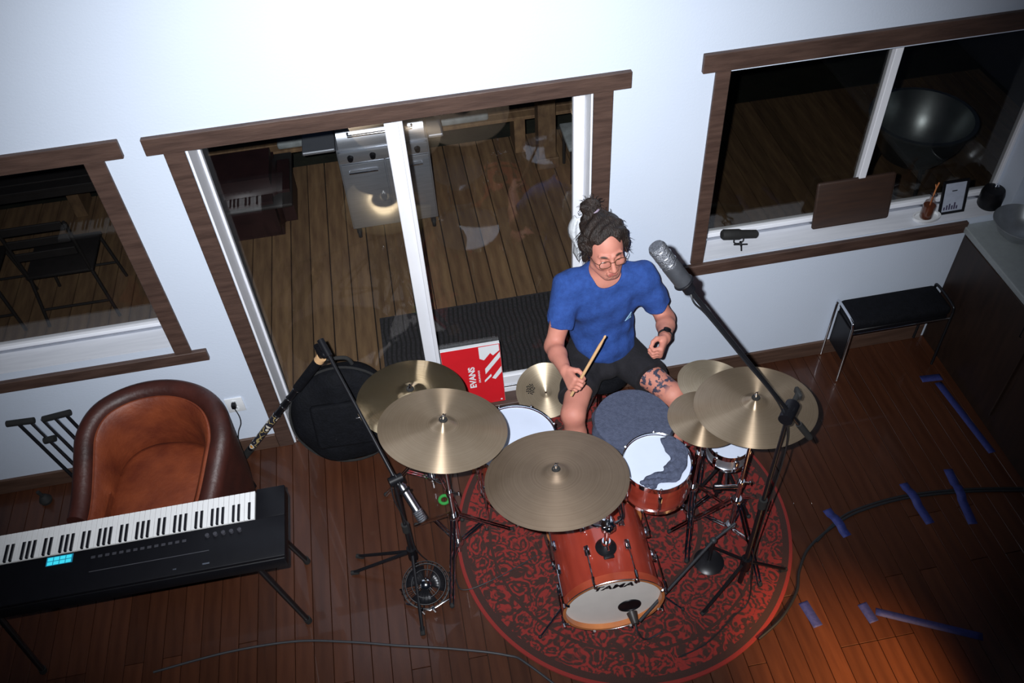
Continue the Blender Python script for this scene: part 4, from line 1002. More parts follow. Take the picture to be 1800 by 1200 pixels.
# find the shirt front at that x,z
ys = np.linspace(-0.50, -0.2, 400); dd = shirt_sdf(np.stack([np.full(400, 0.985), ys, np.full(400, 0.960)], 1)); yy = float(ys[np.argmax(dd < 0)])
for a_, b2_, c_ in (((-0.016, -0.022), (0.014, -0.020), (0.012, 0.024)), ((-0.020, -0.030), (0.018, -0.027), (0.0, -0.024))):
    f = []
    for (u_, w_) in (a_, b2_, c_):
        xx_, zz_ = 0.985+u_, 0.960+w_; d_ = shirt_sdf(np.stack([np.full(400, xx_), ys, np.full(400, zz_)], 1)); y_ = float(ys[np.argmax(d_ < 0)])
        f.append((xx_, y_-0.004, zz_))
    poly(b, f)
lg_ = link('chest_mark', b, mat('pale_blue_print', (0.30, 0.52, 0.72), 0.7, noise=0.1), sh, sm=0); lg_.modifiers.new('t', 'SOLIDIFY').thickness = 0.003

# hair: cap, side curls and a bun tied on top
def hair_sdf(p):
    q = hl(p); w = 0.004*np.sin(q[:, 0]*95+6*np.sin(q[:, 1]*30))+0.003*np.sin(q[:, 1]*120+q[:, 2]*60)+0.003*np.sin(q[:, 2]*90+q[:, 0]*50)
    d = ell(q, (0, -0.030, 0.040), (0.089, 0.105, 0.093))
    d = smax(d, -ell(q, (0, 0.118, 0.005), (0.071, 0.098, 0.106)), 0.012)
    d = smax(d, -plane(q, (0, 0.0, -0.045), (0, -0.25, 1.0)), 0.02)
    for s in (-1, 1):
        d = smin(d, rc(q, (s*0.072, 0.012, 0.062), (s*0.085, 0.016, 0.000), 0.021, 0.015), 0.02)
        d = smin(d, rc(q, (s*0.086, 0.008, 0.012), (s*0.090, 0.010, -0.032), 0.017, 0.010), 0.02)
        d = smin(d, ell(q, (s*0.088, -0.02, 0.020), (0.018, 0.036, 0.036)), 0.02)
    for s in (-1, 1): d = smin(d, ell(q, (s*0.044, -0.030, 0.095), (0.042, 0.060, 0.034)), 0.02)
    d = smin(d, ell(q, (0.0, -0.060, 0.122), (0.030, 0.030, 0.026)), 0.016)
    d = smin(d, ell(q, (-0.024, -0.105, 0.148), (0.042, 0.034, 0.038)), 0.012)
    d = smin(d, ell(q, (-0.052, -0.080, 0.105), (0.024, 0.026, 0.028)), 0.012)
    return (d+w*0.9)*HS
hair = sdf_mesh('hair', hair_sdf, (0.72, -0.44, 1.24), (1.02, -0.02, 1.60), 0.0042, MT['hair'], per)
rn = random.Random(4); b = nb()
for k in range(170):
    s = rn.choice((-1, 1)); kind = rn.random()
    if kind < 0.55: q0 = V((s*rn.uniform(0.074, 0.094), rn.uniform(-0.05, 0.045), rn.uniform(-0.02, 0.085))); d0 = V((s*rn.uniform(0.1, 1.0), rn.uniform(-0.4, 0.6), rn.uniform(-1.0, 0.4)))
    elif kind < 0.8: q0 = V((rn.uniform(-0.06, 0.06), rn.uniform(-0.07, -0.01), rn.uniform(0.10, 0.125))); d0 = V((rn.uniform(-0.6, 0.6), rn.uniform(-1.0, -0.2), rn.uniform(0.1, 0.6)))
    else: a_ = rn.uniform(0, 6.28); q0 = V((-0.022+0.03*math.cos(a_), -0.105+0.02*math.sin(a_), 0.160)); d0 = V((math.cos(a_), math.sin(a_)*0.7, rn.uniform(-0.2, 0.8)))
    L_ = rn.uniform(0.018, 0.042); d0.normalize(); c1 = V((rn.uniform(-1, 1), rn.uniform(-1, 1), rn.uniform(-1, 1)))*0.010
    pts = [hw(q0), hw(q0+d0*L_*0.5+c1), hw(q0+d0*L_+c1*0.4+V((0, 0, -0.006)))]
    tube(b, curve_pts(pts, 3), 0.0022, 4, r_end=0.0005)
st_ = link('loose_strands', b, MT['hair'], hair); st_['kind'] = 'stuff'
b = nb(); ring(b, 0.028, 0.005, 24, 6, frame_to(hw((-0.014, -0.083, 0.128)), hw((-0.03, -0.10, 0.17))-hw((0, -0.06, 0.12)))); link('hair_tie', b, mat('lilac_band', (0.35, 0.28, 0.36), 0.8, noise=0.2), hair)

# glasses
gl = nb()
for s in (-1, 1):
    pts = []
    for k in range(20):
        a = 2*PI*k/20; pts.append(hw((s*0.034+0.0245*math.copysign(abs(math.cos(a))**0.75, math.cos(a)), 0.112-abs(s*0.034+0.02*math.cos(a))*0.12, -0.004+0.0185*math.copysign(abs(math.sin(a))**0.75, math.sin(a)))))
    tube(gl, pts+[pts[0]], 0.0018, 6, cap=False)
    tube(gl, [hw((s*0.058, 0.105, 0.002)), hw((s*0.074, 0.085, 0.004)), hw((s*0.084, -0.01, 0.004))], 0.0017, 6)
tube(gl, [hw((-0.0095, 0.110, 0.002)), hw((0, 0.116, 0.006)), hw((0.0095, 0.110, 0.002))], 0.0018, 6)
go = link('glasses', gl, mat('tortoise_brown', (0.10, 0.045, 0.02), 0.25, noise=0.4, scale=60, coat=0.5), per)
for s in (-1, 1):
    b = nb(); poly(b, [hw((s*0.034+0.0235*math.cos(2*PI*k/20), 0.1115-abs(s*0.034+0.02*math.cos(2*PI*k/20))*0.12, -0.004+0.0175*math.sin(2*PI*k/20))) for k in range(20)])
    link('lens', b, MT['pane'], go, sm=0)
# watch
wd = V(nz(np.array(WRL)-np.array(ELL))); wc = V(WRL)-wd*0.022
b = nb(); m_ = frame_to(wc, wd, (0, -0.5, 1)); lathe(b, [(0.0335, -0.010), (0.0355, -0.010), (0.0355, 0.010), (0.0335, 0.010), (0.0335, -0.010)], 32, m_); wt = link('watch', b, MT['rubber'], per)
n_ = (m_.to_3x3() @ V((1, 0, 0))); b = nb(); lathe(b, [(0, 0), (0.019, 0), (0.019, 0.008), (0.015, 0.010), (0, 0.010)], 24, frame_to(wc+n_*0.034, n_, wd)); link('watch_face', b, MT['black'], wt)
# shoes
for A, sx in ((ANR, -1), (ANL, 1)):
    ax_, ay_ = A[0], A[1]
    zb_ = 0.080 if sx < 0 else 0.068
    def shoe(p, ax_=ax_, ay_=ay_, zb_=zb_, sx=sx):
        d = rc(p, (ax_, ay_-0.01, zb_+0.012), (ax_+sx*0.01, ay_-0.15, zb_-0.002), 0.042, 0.044)
        d = smin(d, rc(p, (ax_, ay_+0.02, zb_+0.01), (ax_, ay_, zb_+0.055), 0.036, 0.042), 0.03)
        return smax(d, -plane(p, (0, 0, zb_-0.03), (0, 0, 1)), 0.004)
    o_ = sdf_mesh('shoe', shoe, (ax_-0.09, ay_-0.26, 0.0), (ax_+0.09, ay_+0.12, 0.20), 0.006, MT['black'], per)
    b = nb(); obox(b, (ax_+sx*0.004, ay_-0.075, zb_-0.037), (0.082, 0.235, 0.014), Euler((0, 0, sx*-0.06)), 0.006, 2); link('sole', b, MT['rubber'], o_)
# the stick
bp = V(BARR); sd_ = V(TR_)
b = nb(); tube(b, [bp-sd_*0.085, bp+sd_*0.255, bp+sd_*0.300, bp+sd_*0.312, bp+sd_*0.318], [0.0078, 0.0076, 0.0046, 0.0062, 0.003], 12)
setp(link('drumstick', b, MT['stick'], loc=bp), 'pale wooden drumstick held upright in the drummer\'s fist', 'drumstick')
# ================================================================== LEFT SIDE
# tub armchair
CH = V((-1.455, -0.415, 0.0)); cr = D2R(-12)
ch = empty('armchair', CH, 'orange brown leather tub armchair with a rounded back behind the keyboard', 'armchair', rot=(0, 0, cr))
def loc_part(name, b, m, parent, sm=50): return link(name, b, m, parent, world=False, sm=sm)
def path(t):   # t 0..1 from the front of one arm round the back to the other, on the outer shell
    W, Yb, Yf = 0.395, 0.335, -0.36
    if t < 0.22: return V((-W*(0.90+0.10*t/0.22), Yf+(0.0-Yf)*(t/0.22), 0)), V((-1, 0, 0))
    if t > 0.78: u = (1-t)/0.22; return V((W*(0.90+0.10*u), Yf+(0.0-Yf)*u, 0)), V((1, 0, 0))
    a = PI-(t-0.22)/0.56*PI; return V((W*math.cos(a), Yb*math.sin(a)*1.06, 0)), V((math.cos(a), math.sin(a)*1.06, 0)).normalized()
def topz(t):
    s = min(1, max(0, (0.5-abs(t-0.5))/0.34)); s = s*s*(3-2*s); return 0.60+0.20*s
def sweep(prof_fn, n=72, closed=True, caps=True):
    b = nb(); rows = []
    for i in range(n+1):
        t = i/n; p, nrm = path(t); rows.append([b.verts.new(p+nrm*o+V((0, 0, z))) for o, z in prof_fn(t)])
    m = len(rows[0])
    for A, B in zip(rows, rows[1:]):
        for k in range(m if closed else m-1): b.faces.new((A[k], A[(k+1) % m], B[(k+1) % m], B[k]))
    if caps and closed: b.faces.new(rows[0][::-1]); b.faces.new(rows[-1])
    return b
def shell_prof(t):
    z = topz(t); r = 0.050; pts = [(-0.098, 0.10), (-0.098, z-r)]
    for k in range(9): a = PI-PI*k/8; pts.append((-0.049+r*math.cos(a), z-r+r*math.sin(a)))
    pts += [(0.0, z-r-0.02), (-0.012, 0.30), (-0.03, 0.10)]; return pts
loc_part('shell', sweep(shell_prof), MT['leatherd'], ch)
def lining_prof(t):
    z = topz(t)-0.050; return [(-0.098, 0.36), (-0.098, z-0.01), (-0.112, z+0.012), (-0.128, z-0.004), (-0.150, z-0.08), (-0.158, 0.52), (-0.140, 0.36)]
lin = loc_part('inner_back', sweep(lining_prof), MT['leather'], ch)
def pip(t): z = topz(t)-0.046; return [(-0.104+0.007*math.cos(2*PI*k/6), z+0.007*math.sin(2*PI*k/6)) for k in range(6)]
loc_part('piping', sweep(pip), MT['leather'], lin)
b = nb(); N_ = 44
rings = []
for j, (zz, s) in enumerate(((0.30, 0.97), (0.33, 1.0), (0.42, 1.0), (0.455, 0.95), (0.472, 0.80), (0.478, 0.45))):
    rg = []
    for k in range(N_):
        a = 2*PI*k/N_; x_ = 0.262*math.cos(a); y_ = 0.21*math.sin(a) if math.sin(a) > 0 else 0.34*math.sin(a)
        ex = 0.62 if math.sin(a) < 0 else 0.9
        x_ = 0.262*math.copysign(abs(math.cos(a))**ex, math.cos(a)); y_ = (0.20 if math.sin(a) > 0 else 0.36)*math.copysign(abs(math.sin(a))**ex, math.sin(a))
        rg.append(b.verts.new((x_*s, y_*s-0.02*(1-s), zz)))
    rings.append(rg)
for A, B in zip(rings, rings[1:]):
    for k in range(N_): b.faces.new((A[k], A[(k+1) % N_], B[(k+1) % N_], B[k]))
b.faces.new(rings[-1]); b.faces.new(rings[0][::-1]); loc_part('seat_cushion', b, MT['leather'], ch, sm=70)
b = nb(); box(b, (-0.30, -0.345, 0.10), (0.30, 0.22, 0.30), 0.02, 3); loc_part('seat_base', b, MT['leatherd'], ch)
for sx in (-1, 1):
    for y_ in (-0.30, 0.20):
        b = nb(); tube(b, [(sx*0.27, y_, 0.10), (sx*0.285, y_+0.01*(1 if y_ > 0 else -1), 0.001)], 0.022, 10, r_end=0.014); loc_part('leg', b, MT['black'], ch)
for k in range(15):      # studs down the front edge of the right arm
    pass

# keyboard
KX1 = -0.786; KZ = 0.735
kb = empty('stage_keyboard', (-1.40, -1.05, 0.70), 'long black electric keyboard with white keys facing the armchair', 'keyboard')
b = nb(); box(b, (-2.16, -1.243, 0.700), (KX1, -0.866, 0.772), 0.008, 2); link('body', b, MT['black'], kb)
b = nb(); box(b, (-2.155, -1.240, 0.772), (KX1+0.004, -1.030, 0.792), 0.006, 2); pn = link('control_panel', b, MT['black'], kb)
b = nb(); box(b, (-0.912, -1.030, 0.772), (KX1+0.003, -0.868, 0.790), 0.005, 2); link('end_cheek', b, MT['black'], kb)
wm = bpy.data.meshes.new('white_key'); b = nb(); box(b, (0.0006, 0, 0), (0.0229, 0.148, 0.018), 0.0012); b.to_mesh(wm); b.free(); wm.materials.append(MT['wkey'])
bm_ = bpy.data.meshes.new('black_key'); b = nb(); box(b, (-0.0055, 0, 0), (0.0055, 0.092, 0.012), 0.0015)
for v in b.verts:
    if v.co.z > 0.006 and v.co.y > 0.045: v.co.y -= 0.006
b.to_mesh(bm_); b.free(); bm_.materials.append(MT['bkey'])
xr = -0.9165; nW = 52; seq = 'GFEDCBA'   # the player sits on the far side, so the scale climbs towards the left seat side
for i in range(nW):
    o = bpy.data.objects.new('white_key', wm); COL.objects.link(o); o.parent = kb; o.location = V((xr-0.0235*(i+1), -1.024, 0.771))-kb.location
    nm = seq[i % 7]
    if nm not in 'FC' and i > 0-1:
        # black key on the left of this white key (towards the next one down)
        if i < nW-1: o = bpy.data.objects.new('black_key', bm_); COL.objects.link(o); o.parent = kb; o.location = V((xr-0.0235*(i+1), -1.024, 0.787))-kb.location
b = nb(); box(b, (-1.812, -1.083, 0.7915), (-1.700, -1.040, 0.7935)); scn = link('screen', b, mat('screen_blue', (0.01, 0.08, 0.12), 0.3, emit=(0.02, 0.35, 0.60), emit_s=0.35, noise=0.1), pn, sm=0)
for i in range(4):
    for j in range(2):
        x_ = -1.807+i*0.0262; y_ = -1.081+j*0.0205; b = nb(); box(b, (x_, y_, 0.7935), (x_+0.0225, y_+0.0165, 0.7942))
        link('screen_tile', b, mat('screen_cyan', (0.02, 0.2, 0.25), 0.3, emit=(0.05, 0.75, 0.95), emit_s=0.8, noise=0.1), pn, sm=0)
kbut = mat('grey_button', (0.05, 0.05, 0.06), 0.4, noise=0.2)
for i in range(14):
    b = nb(); box(b, (-1.62+i*0.030, -1.085, 0.792), (-1.602+i*0.030, -1.072, 0.7955), 0.001); link('button', b, kbut, pn, sm=0)
for i in range(5):
    b = nb(); lathe(b, [(0.010, 0), (0.009, 0.012), (0, 0.013)], 16, Matrix.Translation((-1.12+i*0.035, -1.075, 0.792))); link('knob', b, kbut, pn)
b = nb(); box(b, (-1.62, -1.150, 0.7915), (-1.11, -1.147, 0.7935)); link('seam_strip', b, mat('dull_silver', (0.16, 0.16, 0.18), 0.4, metal=0.6, noise=0.3), pn, sm=0)
me = text_mesh('88', 0.02); me.transform(frame_to((-1.045, -1.20, 0.7925), (0, 0, 1), (-1, 0, 0)));
bpy.data.meshes.remove(me)
b = nb(); box(b, (-1.135, -1.215, 0.792), (-1.105, -1.208, 0.7932)); box(b, (-1.26, -1.215, 0.792), (-1.245, -1.209, 0.7932)); q_ = link('badge', b, MT['silver'], pn, sm=0); q_['kind'] = 'stuff'
ks = empty('keyboard_stand', (-1.40, -1.03, 0.0), 'black splayed leg stand under the keyboard', 'keyboard stand')
b = nb(); 
for y_ in (-1.20, -0.92): box(b, (-2.10, y_-0.015, 0.668), (-0.86, y_+0.015, 0.698), 0.003)
for x_ in (-2.05, -0.93): box(b, (x_-0.015, -1.205, 0.669), (x_+0.015, -0.915, 0.697), 0.003)
link('frame', b, MT['blackm'], ks)
for x_, sx in ((-2.05, -1), (-0.935, 1)):
    for y_, f_ in ((-1.195, -1.150), (-0.925, -0.812)):
        b = nb(); tube(b, [(x_, y_, 0.672), (x_+sx*0.088, f_, 0.012)], 0.014, 10); lg = link('leg', b, MT['blackm'], ks)
        b = nb(); tube(b, [(x_+sx*0.085, f_, 0.035), (x_+sx*0.09, f_, 0.001)], 0.018, 10); link('rubber_foot', b, MT['rubber'], lg)

# folded stand leaning on the wall, far left
fs = empty('folded_stand', (-2.05, -0.08, 0.0), 'folded black and silver stand leaning on the wall under the left window', 'stand')
for k in range(5):
    x0, x1 = -2.19+k*0.058, -2.29+k*0.105
    top = V((-2.16+k*0.062-0.05, -0.045, 0.66+0.008*k)); bot = V((-2.02+k*0.062-0.0, -0.13, 0.012))
    top = V((-2.215+k*0.062, -0.040, 0.60)); bot = V((-2.035+k*0.060, -0.150, 0.016))
    b = nb(); tube(b, [top, bot], 0.0095, 10); tb = link('tube', b, MT['silver'] if k in (1, 2, 3) else MT['blackm'], fs)
    b = nb(); tube(b, [bot+V((-0.004, 0.003, 0.02)), bot+V((0.002, -0.001, -0.008))], 0.014, 10); link('end_cap', b, MT['rubber'], tb)
b = nb(); tube(b, [(-2.26, -0.050, 0.615), (-2.12, -0.056, 0.615)], 0.017, 10); link('hinge_bar', b, MT['rubber'], fs)
b = nb(); tube(b, [(-2.08, -0.050, 0.605), (-1.93, -0.056, 0.630)], 0.017, 10); link('hinge_bar', b, MT['rubber'], fs)
b = nb(); tube(b, [(-2.13, -0.072, 0.46), (-2.07, -0.074, 0.47)], 0.018, 10); link('clamp', b, MT['rubber'], fs)
b = nb(); lathe(b, [(0, 0.0), (0.03, 0.0), (0.035, 0.02), (0.02, 0.05), (0, 0.06)], 20, Matrix.Translation((-2.30, -0.12, 0.001))); tube(b, [(-2.30, -0.12, 0.05), (-2.31, -0.12, 0.10)], 0.010, 8)
setp(link('rubber_stopper', b, MT['rubber'], loc=(-2.30, -0.12, 0.001)), 'small black knob on the floor beside the folded stand', 'stopper')

# outlet with a plug and cord
ol = empty('wall_outlet', (-1.135, -0.001, 0.418), 'white wall outlet beside the armchair', 'outlet')
b = nb(); box(b, (-1.182, -0.008, 0.362), (-1.088, -0.0005, 0.474), 0.002, 2); link('cover_plate', b, MT['white'], ol)
for z_ in (0.445, 0.392):
    b = nb(); lathe(b, [(0.017, 0), (0.016, 0.002), (0, 0.002)], 24, frame_to((-1.135, -0.008, z_), (0, -1, 0))); sk = link('socket', b, MT['cloth'], ol)
    for dx in (-0.006, 0.006): b = nb(); box(b, (-1.136+dx, -0.0108, z_-0.003), (-1.134+dx, -0.010, z_+0.006)); link('slot', b, MT['black'], sk, sm=0)
pc_ = empty('power_cord', (-1.14, -0.011, 0.43), 'black plug with a thin cord hanging from the wall outlet', 'power cord')
b = nb(); obox(b, (-1.137, -0.027, 0.437), (0.026, 0.031, 0.030), Euler((0, 0, 0)), 0.006, 2); link('plug', b, MT['black'], pc_)
b = nb(); tube(b, curve_pts([(-1.137, -0.038, 0.430), (-1.125, -0.050, 0.37), (-1.135, -0.045, 0.30), (-1.17, -0.04, 0.22), (-1.20, -0.05, 0.10), (-1.22, -0.06, 0.004)], 8), 0.0032, 8); link('cord', b, MT['cableg'], pc_)

# round soft bag standing in the doorway
bn_ = V((-0.05, -0.95, 0.36)).normalized(); bc = V((-0.545, -0.125, 0.345))
bg = empty('drum_bag', (-0.55, -0.2, 0.0), 'big round black soft bag propped in front of the sliding door', 'bag')
b = nb(); prof = [(0, 0.085), (0.20, 0.082), (0.265, 0.070), (0.292, 0.045), (0.30, 0.0), (0.292, -0.045), (0.265, -0.065), (0, -0.070)]
lathe(b, prof, 56, frame_to(bc, bn_, (1, 0, 0)))
for v in b.verts:
    q = v.co-bc; v.co += bn_*(0.010*math.sin(q.x*23+q.z*9)+0.007*math.sin(q.z*31-q.x*13)); v.co.z = max(v.co.z, 0.004); v.co.y = min(v.co.y, -0.004) if (v.co.x < -0.9 or v.co.z < 0.05) else v.co.y
link('body', b, MT['nylon'], bg, sm=80)
b = nb(); ring(b, 0.297, 0.007, 56, 6, frame_to(bc+bn_*0.038, bn_)); link('zip', b, MT['rubber'], bg)
fr_ = frame_to(bc, bn_, (1, 0, 0)); P3 = lambda u, v, w: fr_ @ V((u, v, w))
sgn = 1 if P3(0, 1, 0).z > P3(0, 0, 0).z else -1
b = nb(); q = [P3(-0.15, sgn*0.10, 0.09), P3(-0.15, sgn*-0.14, 0.105), P3(0.15, sgn*-0.14, 0.105), P3(0.15, sgn*0.10, 0.09)]
obox(b, P3(0, sgn*-0.02, 0.096), (0.34, 0.27, 0.045), fr_.to_3x3(), 0.02, 3); link('front_pocket', b, MT['nylon'], bg)
b = nb(); tube(b, curve_pts([P3(-0.09, sgn*0.288, 0), P3(-0.06, sgn*0.335, 0.01), P3(0.06, sgn*0.335, 0.01), P3(0.09, sgn*0.288, 0)], 6), 0.011, 8); link('handle', b, MT['rubber'], bg)
b = nb(); box(b, P3(0.085, sgn*0.02, 0.12)-V((0.018, 0.004, 0.003)), P3(0.085, sgn*0.02, 0.12)+V((0.018, 0.003, 0.004)), 0.001); obox(b, P3(-0.06, sgn*-0.09, 0.122), (0.006, 0.006, 0.022), fr_.to_3x3()); q_ = link('buckle', b, MT['silver'], bg); q_['kind'] = 'stuff'

# decorated tube leaning on the bag
tA, tB = V((-1.190, -0.075, 0.030)), V((-0.562, -0.165, 0.868)); td = (tB-tA).normalized(); TLn = (tB-tA).length
dt = empty('decorated_tube', tA, 'long black tube with a flowered band and white rings, leaning by the door', 'decorated tube')
def seg(nm, a, c, r, m, r2=None): b = nb(); tube(b, [tA+td*a*TLn, tA+td*c*TLn], r, 14, r_end=r2 or r); return link(nm, b, m, dt)
seg('shaft', 0, 0.955, 0.0185, MT['black'])
def flower_mat():
    m = mat('flower_print', (0.02, 0.02, 0.025), 0.45); nt = m.node_tree; N = nt.nodes; L = nt.links; b_ = N['Principled BSDF']
    tc = N['Texture Coordinate']; vo = N.new('ShaderNodeTexVoronoi'); vo.inputs['Scale'].default_value = 24; L.new(tc.outputs['Object'], vo.inputs['Vector'])
    cr_ = N.new('ShaderNodeValToRGB'); cr_.color_ramp.interpolation = 'CONSTANT'; e = cr_.color_ramp.elements
    e[0].position = 0; e[0].color = (0.60, 0.25, 0.04, 1); e[1].position = 0.22; e[1].color = (0.65, 0.60, 0.50, 1)
    for p_, c_ in ((0.40, (0.02, 0.02, 0.03, 1)), (0.62, (0.40, 0.30, 0.12, 1)), (0.72, (0.02, 0.02, 0.03, 1))): x_ = e.new(p_); x_.color = c_
    L.new(vo.outputs['Distance'], cr_.inputs[0]); L.new(cr_.outputs[0], b_.inputs['Base Color']); return m
seg('flower_band', 0.12, 0.44, 0.0205, flower_mat())
for a in (0.445, 0.53, 0.60, 0.69): seg('white_ring', a, a+0.006, 0.0215, MT['silver'])
seg('grip', 0.02, 0.10, 0.021, MT['rubber'])
seg('upper_sleeve', 0.70, 0.945, 0.026, MT['nylon'])
seg('wooden_collar', 0.945, 0.975, 0.027, MT['stick'])
b = nb(); ball(b, tA+td*(TLn*0.99)+V((0.01, -0.004, 0.01)), 0.024, 2, (1, 1, 1.0)); tube(b, [tA+td*TLn*0.98, tA+td*TLn*0.98+V((-0.012, 0.01, 0.075))], 0.017, 10); link('tip', b, MT['black'], dt)

# box with white lettering leaning on the glass
Bo = V((0.368, 0.030, 0.018)); by = V((0.0, 0.075, 0.435)).normalized(); bxv = V((-1, 0, 0)); bnn = bxv.cross(by)
if bnn.y > 0: bnn = -bnn
W_, H_, T_ = 0.345, 0.435, 0.028
def B3(u, v, w): return Bo+V((1, 0, 0))*(u-W_)+by*v+bnn*w      # u from the left edge, v up, w out
rbx = empty('drum_head_box', Bo-V((W_/2, 0, 0)), 'flat red box with white stripes and lettering leaning on the sliding door', 'box')
b = nb(); fr2 = Matrix((V((1, 0, 0)), by, bnn)).transposed(); obox(b, B3(W_/2, H_/2, -T_/2-0.0005), (W_, H_, T_), fr2, 0.001); link('carton', b, MT['white'], rbx, sm=0)
b = nb(); poly(b, [B3(0.001, 0.001, 0.0004), B3(W_-0.001, 0.001, 0.0004), B3(W_-0.001, H_-0.001, 0.0004), B3(0.001, H_-0.001, 0.0004)]); link('red_face', b, MT['red'], rbx, sm=0)
b = nb()
def st4(pts): poly(b, [B3(W_+u, v, 0.0010) for u, v in pts])
st4([(-0.125, 0.428), (-0.006, 0.430), (-0.006, 0.385), (-0.045, 0.355), (-0.060, 0.375), (-0.100, 0.330), (-0.125, 0.345)])
st4([(-0.100, 0.225), (-0.100, 0.265), (-0.004, 0.375), (-0.004, 0.335)]); st4([(-0.065, 0.190), (-0.045, 0.178), (-0.004, 0.225), (-0.004, 0.268)])
st4([(-0.110, 0.165), (-0.110, 0.180), (-0.068, 0.222), (-0.066, 0.205)])
q_ = link('stripe', b, MT['white'], rbx, sm=0); q_['kind'] = 'stuff'
me = text_mesh('EVANS', 0.052, bold=0.0016); me.transform(Matrix(((0, -1, 0, 0), (1, 0, 0, 0), (0, 0, 1, 0), (0, 0, 0, 1))))
mt4 = fr2.to_4x4(); mt4.translation = B3(W_-0.178, 0.215, 0.0012); me.transform(mt4); link('lettering', me, MT['white'], rbx, sm=0)
me = text_mesh('DRUMHEADS', 0.0155); me.transform(Matrix(((0, -1, 0, 0), (1, 0, 0, 0), (0, 0, 1, 0), (0, 0, 0, 1)))); mt4.translation = B3(W_-0.138, 0.215, 0.0012); me.transform(mt4); link('small_lettering', me, MT['white'], rbx, sm=0)
b = nb(); lathe(b, [(0.006, 0), (0, 0)], 16, frame_to(B3(W_-0.022, 0.018, 0.0012), bnn)); link('corner_mark', b, MT['white'], rbx, sm=0)

# ---- microphone stands
def tripod_mic(x, y, zh, reach, angs, label, ht):
    r = empty('microphone_stand', (x, y, 0.0), label, 'mic stand')
    b = nb(); tube(b, [(x, y, 0.05), (x, y, ht*0.55)], 0.0125, 12); tube(b, [(x, y, ht*0.55), (x, y, ht)], 0.0095, 12); link('pole', b, MT['blackm'], r)
    b = nb(); tube(b, [(x, y, zh-0.05), (x, y, zh+0.04)], 0.024, 14); link('leg_hub', b, MT['black'], r)
    b = nb(); tube(b, [(x, y, ht*0.55-0.03), (x, y, ht*0.55+0.03)], 0.019, 14); link('clutch', b, MT['rubber'], r)
    for a in angs:
        u = V((math.cos(a), math.sin(a), 0)); inr = (x+u.x*reach-0.83)**2+(y+u.y*reach+0.93)**2 < 0.88**2
        f = V((x, y, RZ+0.012 if inr else 0.012))+u*reach; b = nb(); tube(b, [V((x, y, zh))+u*0.02, f], 0.0085, 8); lg = link('leg', b, MT['blackm'], r)
        b = nb(); tube(b, [f-u*0.035+V((0, 0, 0.010)), f+u*0.004], 0.0125, 8); link('rubber_foot', b, MT['rubber'], lg)
    return r
# right overhead
pv = V((1.31, -1.40, 1.41)); m0 = V((0.832, -1.36, 2.157)); m1 = V((0.730, -1.325, 2.314))
r = tripod_mic(1.31, -1.40, 0.24, 0.26, (1.9, 0.12, 3.6), 'tall black tripod boom stand at the right of the kit', 1.39)
bd_ = (m0-pv).normalized(); b = nb(); tube(b, [pv-bd_*0.22, m0-bd_*0.02], 0.0085, 12); bo = link('boom', b, MT['blackm'], r)
b = nb(); tube(b, [pv-bd_*0.22, pv-bd_*0.10], 0.013, 12); link('boom_grip', b, MT['rubber'], bo)
b = nb(); tube(b, [pv-V((0.03, 0.035, 0)), pv+V((0.03, 0.035, 0))], 0.028, 16); tube(b, [pv-V((0, 0, 0.03)), pv+V((0, 0, 0.025))], 0.018, 12); link('pivot', b, MT['black'], r)
b = nb(); tube(b, [pv+V((0.03, 0.035, 0)), pv+V((0.075, 0.085, 0.006))], 0.010, 8); box(b, pv+V((0.062, 0.055, -0.012)), pv+V((0.078, 0.105, 0.018)), 0.004); link('knob', b, MT['rubber'], r)
mdv = (m1-m0).normalized()
mc = empty('overhead_microphone', m0, 'fat dark grey studio microphone on the tall right boom, pointing up left', 'microphone')
dgrey = mat('dark_grey_metal', (0.10, 0.105, 0.12), 0.38, metal=0.7, noise=0.2, scale=30)
mesh_m = mat('mic_mesh', (0.22, 0.23, 0.26), 0.45, metal=0.8, noise=0.5, scale=160, bump=0.6, bscale=300)
LM = (m1-m0).length
b = nb(); lathe(b, [(0, 0.0), (0.024, 0.0), (0.030, 0.006), (0.0305, LM*0.52), (0.029, LM*0.54), (0, LM*0.54)], 32, frame_to(m0, mdv)); link('body', b, dgrey, mc)
b = nb(); lathe(b, [(0, LM*0.54), (0.029, LM*0.54), (0.0295, LM*0.60), (0.0295, LM*0.95), (0.025, LM), (0, LM*1.01)], 32, frame_to(m0, mdv)); hd = link('grille', b, mesh_m, mc)
for k in range(3): b = nb(); ring(b, 0.0297, 0.0014, 32, 6, frame_to(m0+mdv*LM*(0.60+0.16*k), mdv)); link('band', b, MT['silver'], hd)
b = nb(); tube(b, [m0-mdv*0.03, m0+mdv*0.002], 0.021, 16); ring(b, 0.030, 0.005, 28, 8, frame_to(m0+mdv*0.012, mdv)); link('mount', b, MT['black'], mc)
b = nb(); tube(b, curve_pts([m0-mdv*0.03, m0-mdv*0.05+V((0.0, -0.02, -0.02)), pv+(m0-pv)*0.82+V((0, -0.012, -0.012)), pv+(m0-pv)*0.5+V((0, -0.012, -0.011)), pv+(m0-pv)*0.1+V((0, -0.015, -0.02)), (1.33, -1.42, 1.2), (1.325, -1.42, 0.7), (1.33, -1.42, 0.3), (1.32, -1.50, 0.05), (1.22, -1.56, RZ+0.008), (1.05, -1.66, RZ+0.007), (0.9, -1.70, RZ+0.007)], 8), 0.0035, 8); link('cable', b, MT['cable'], mc)

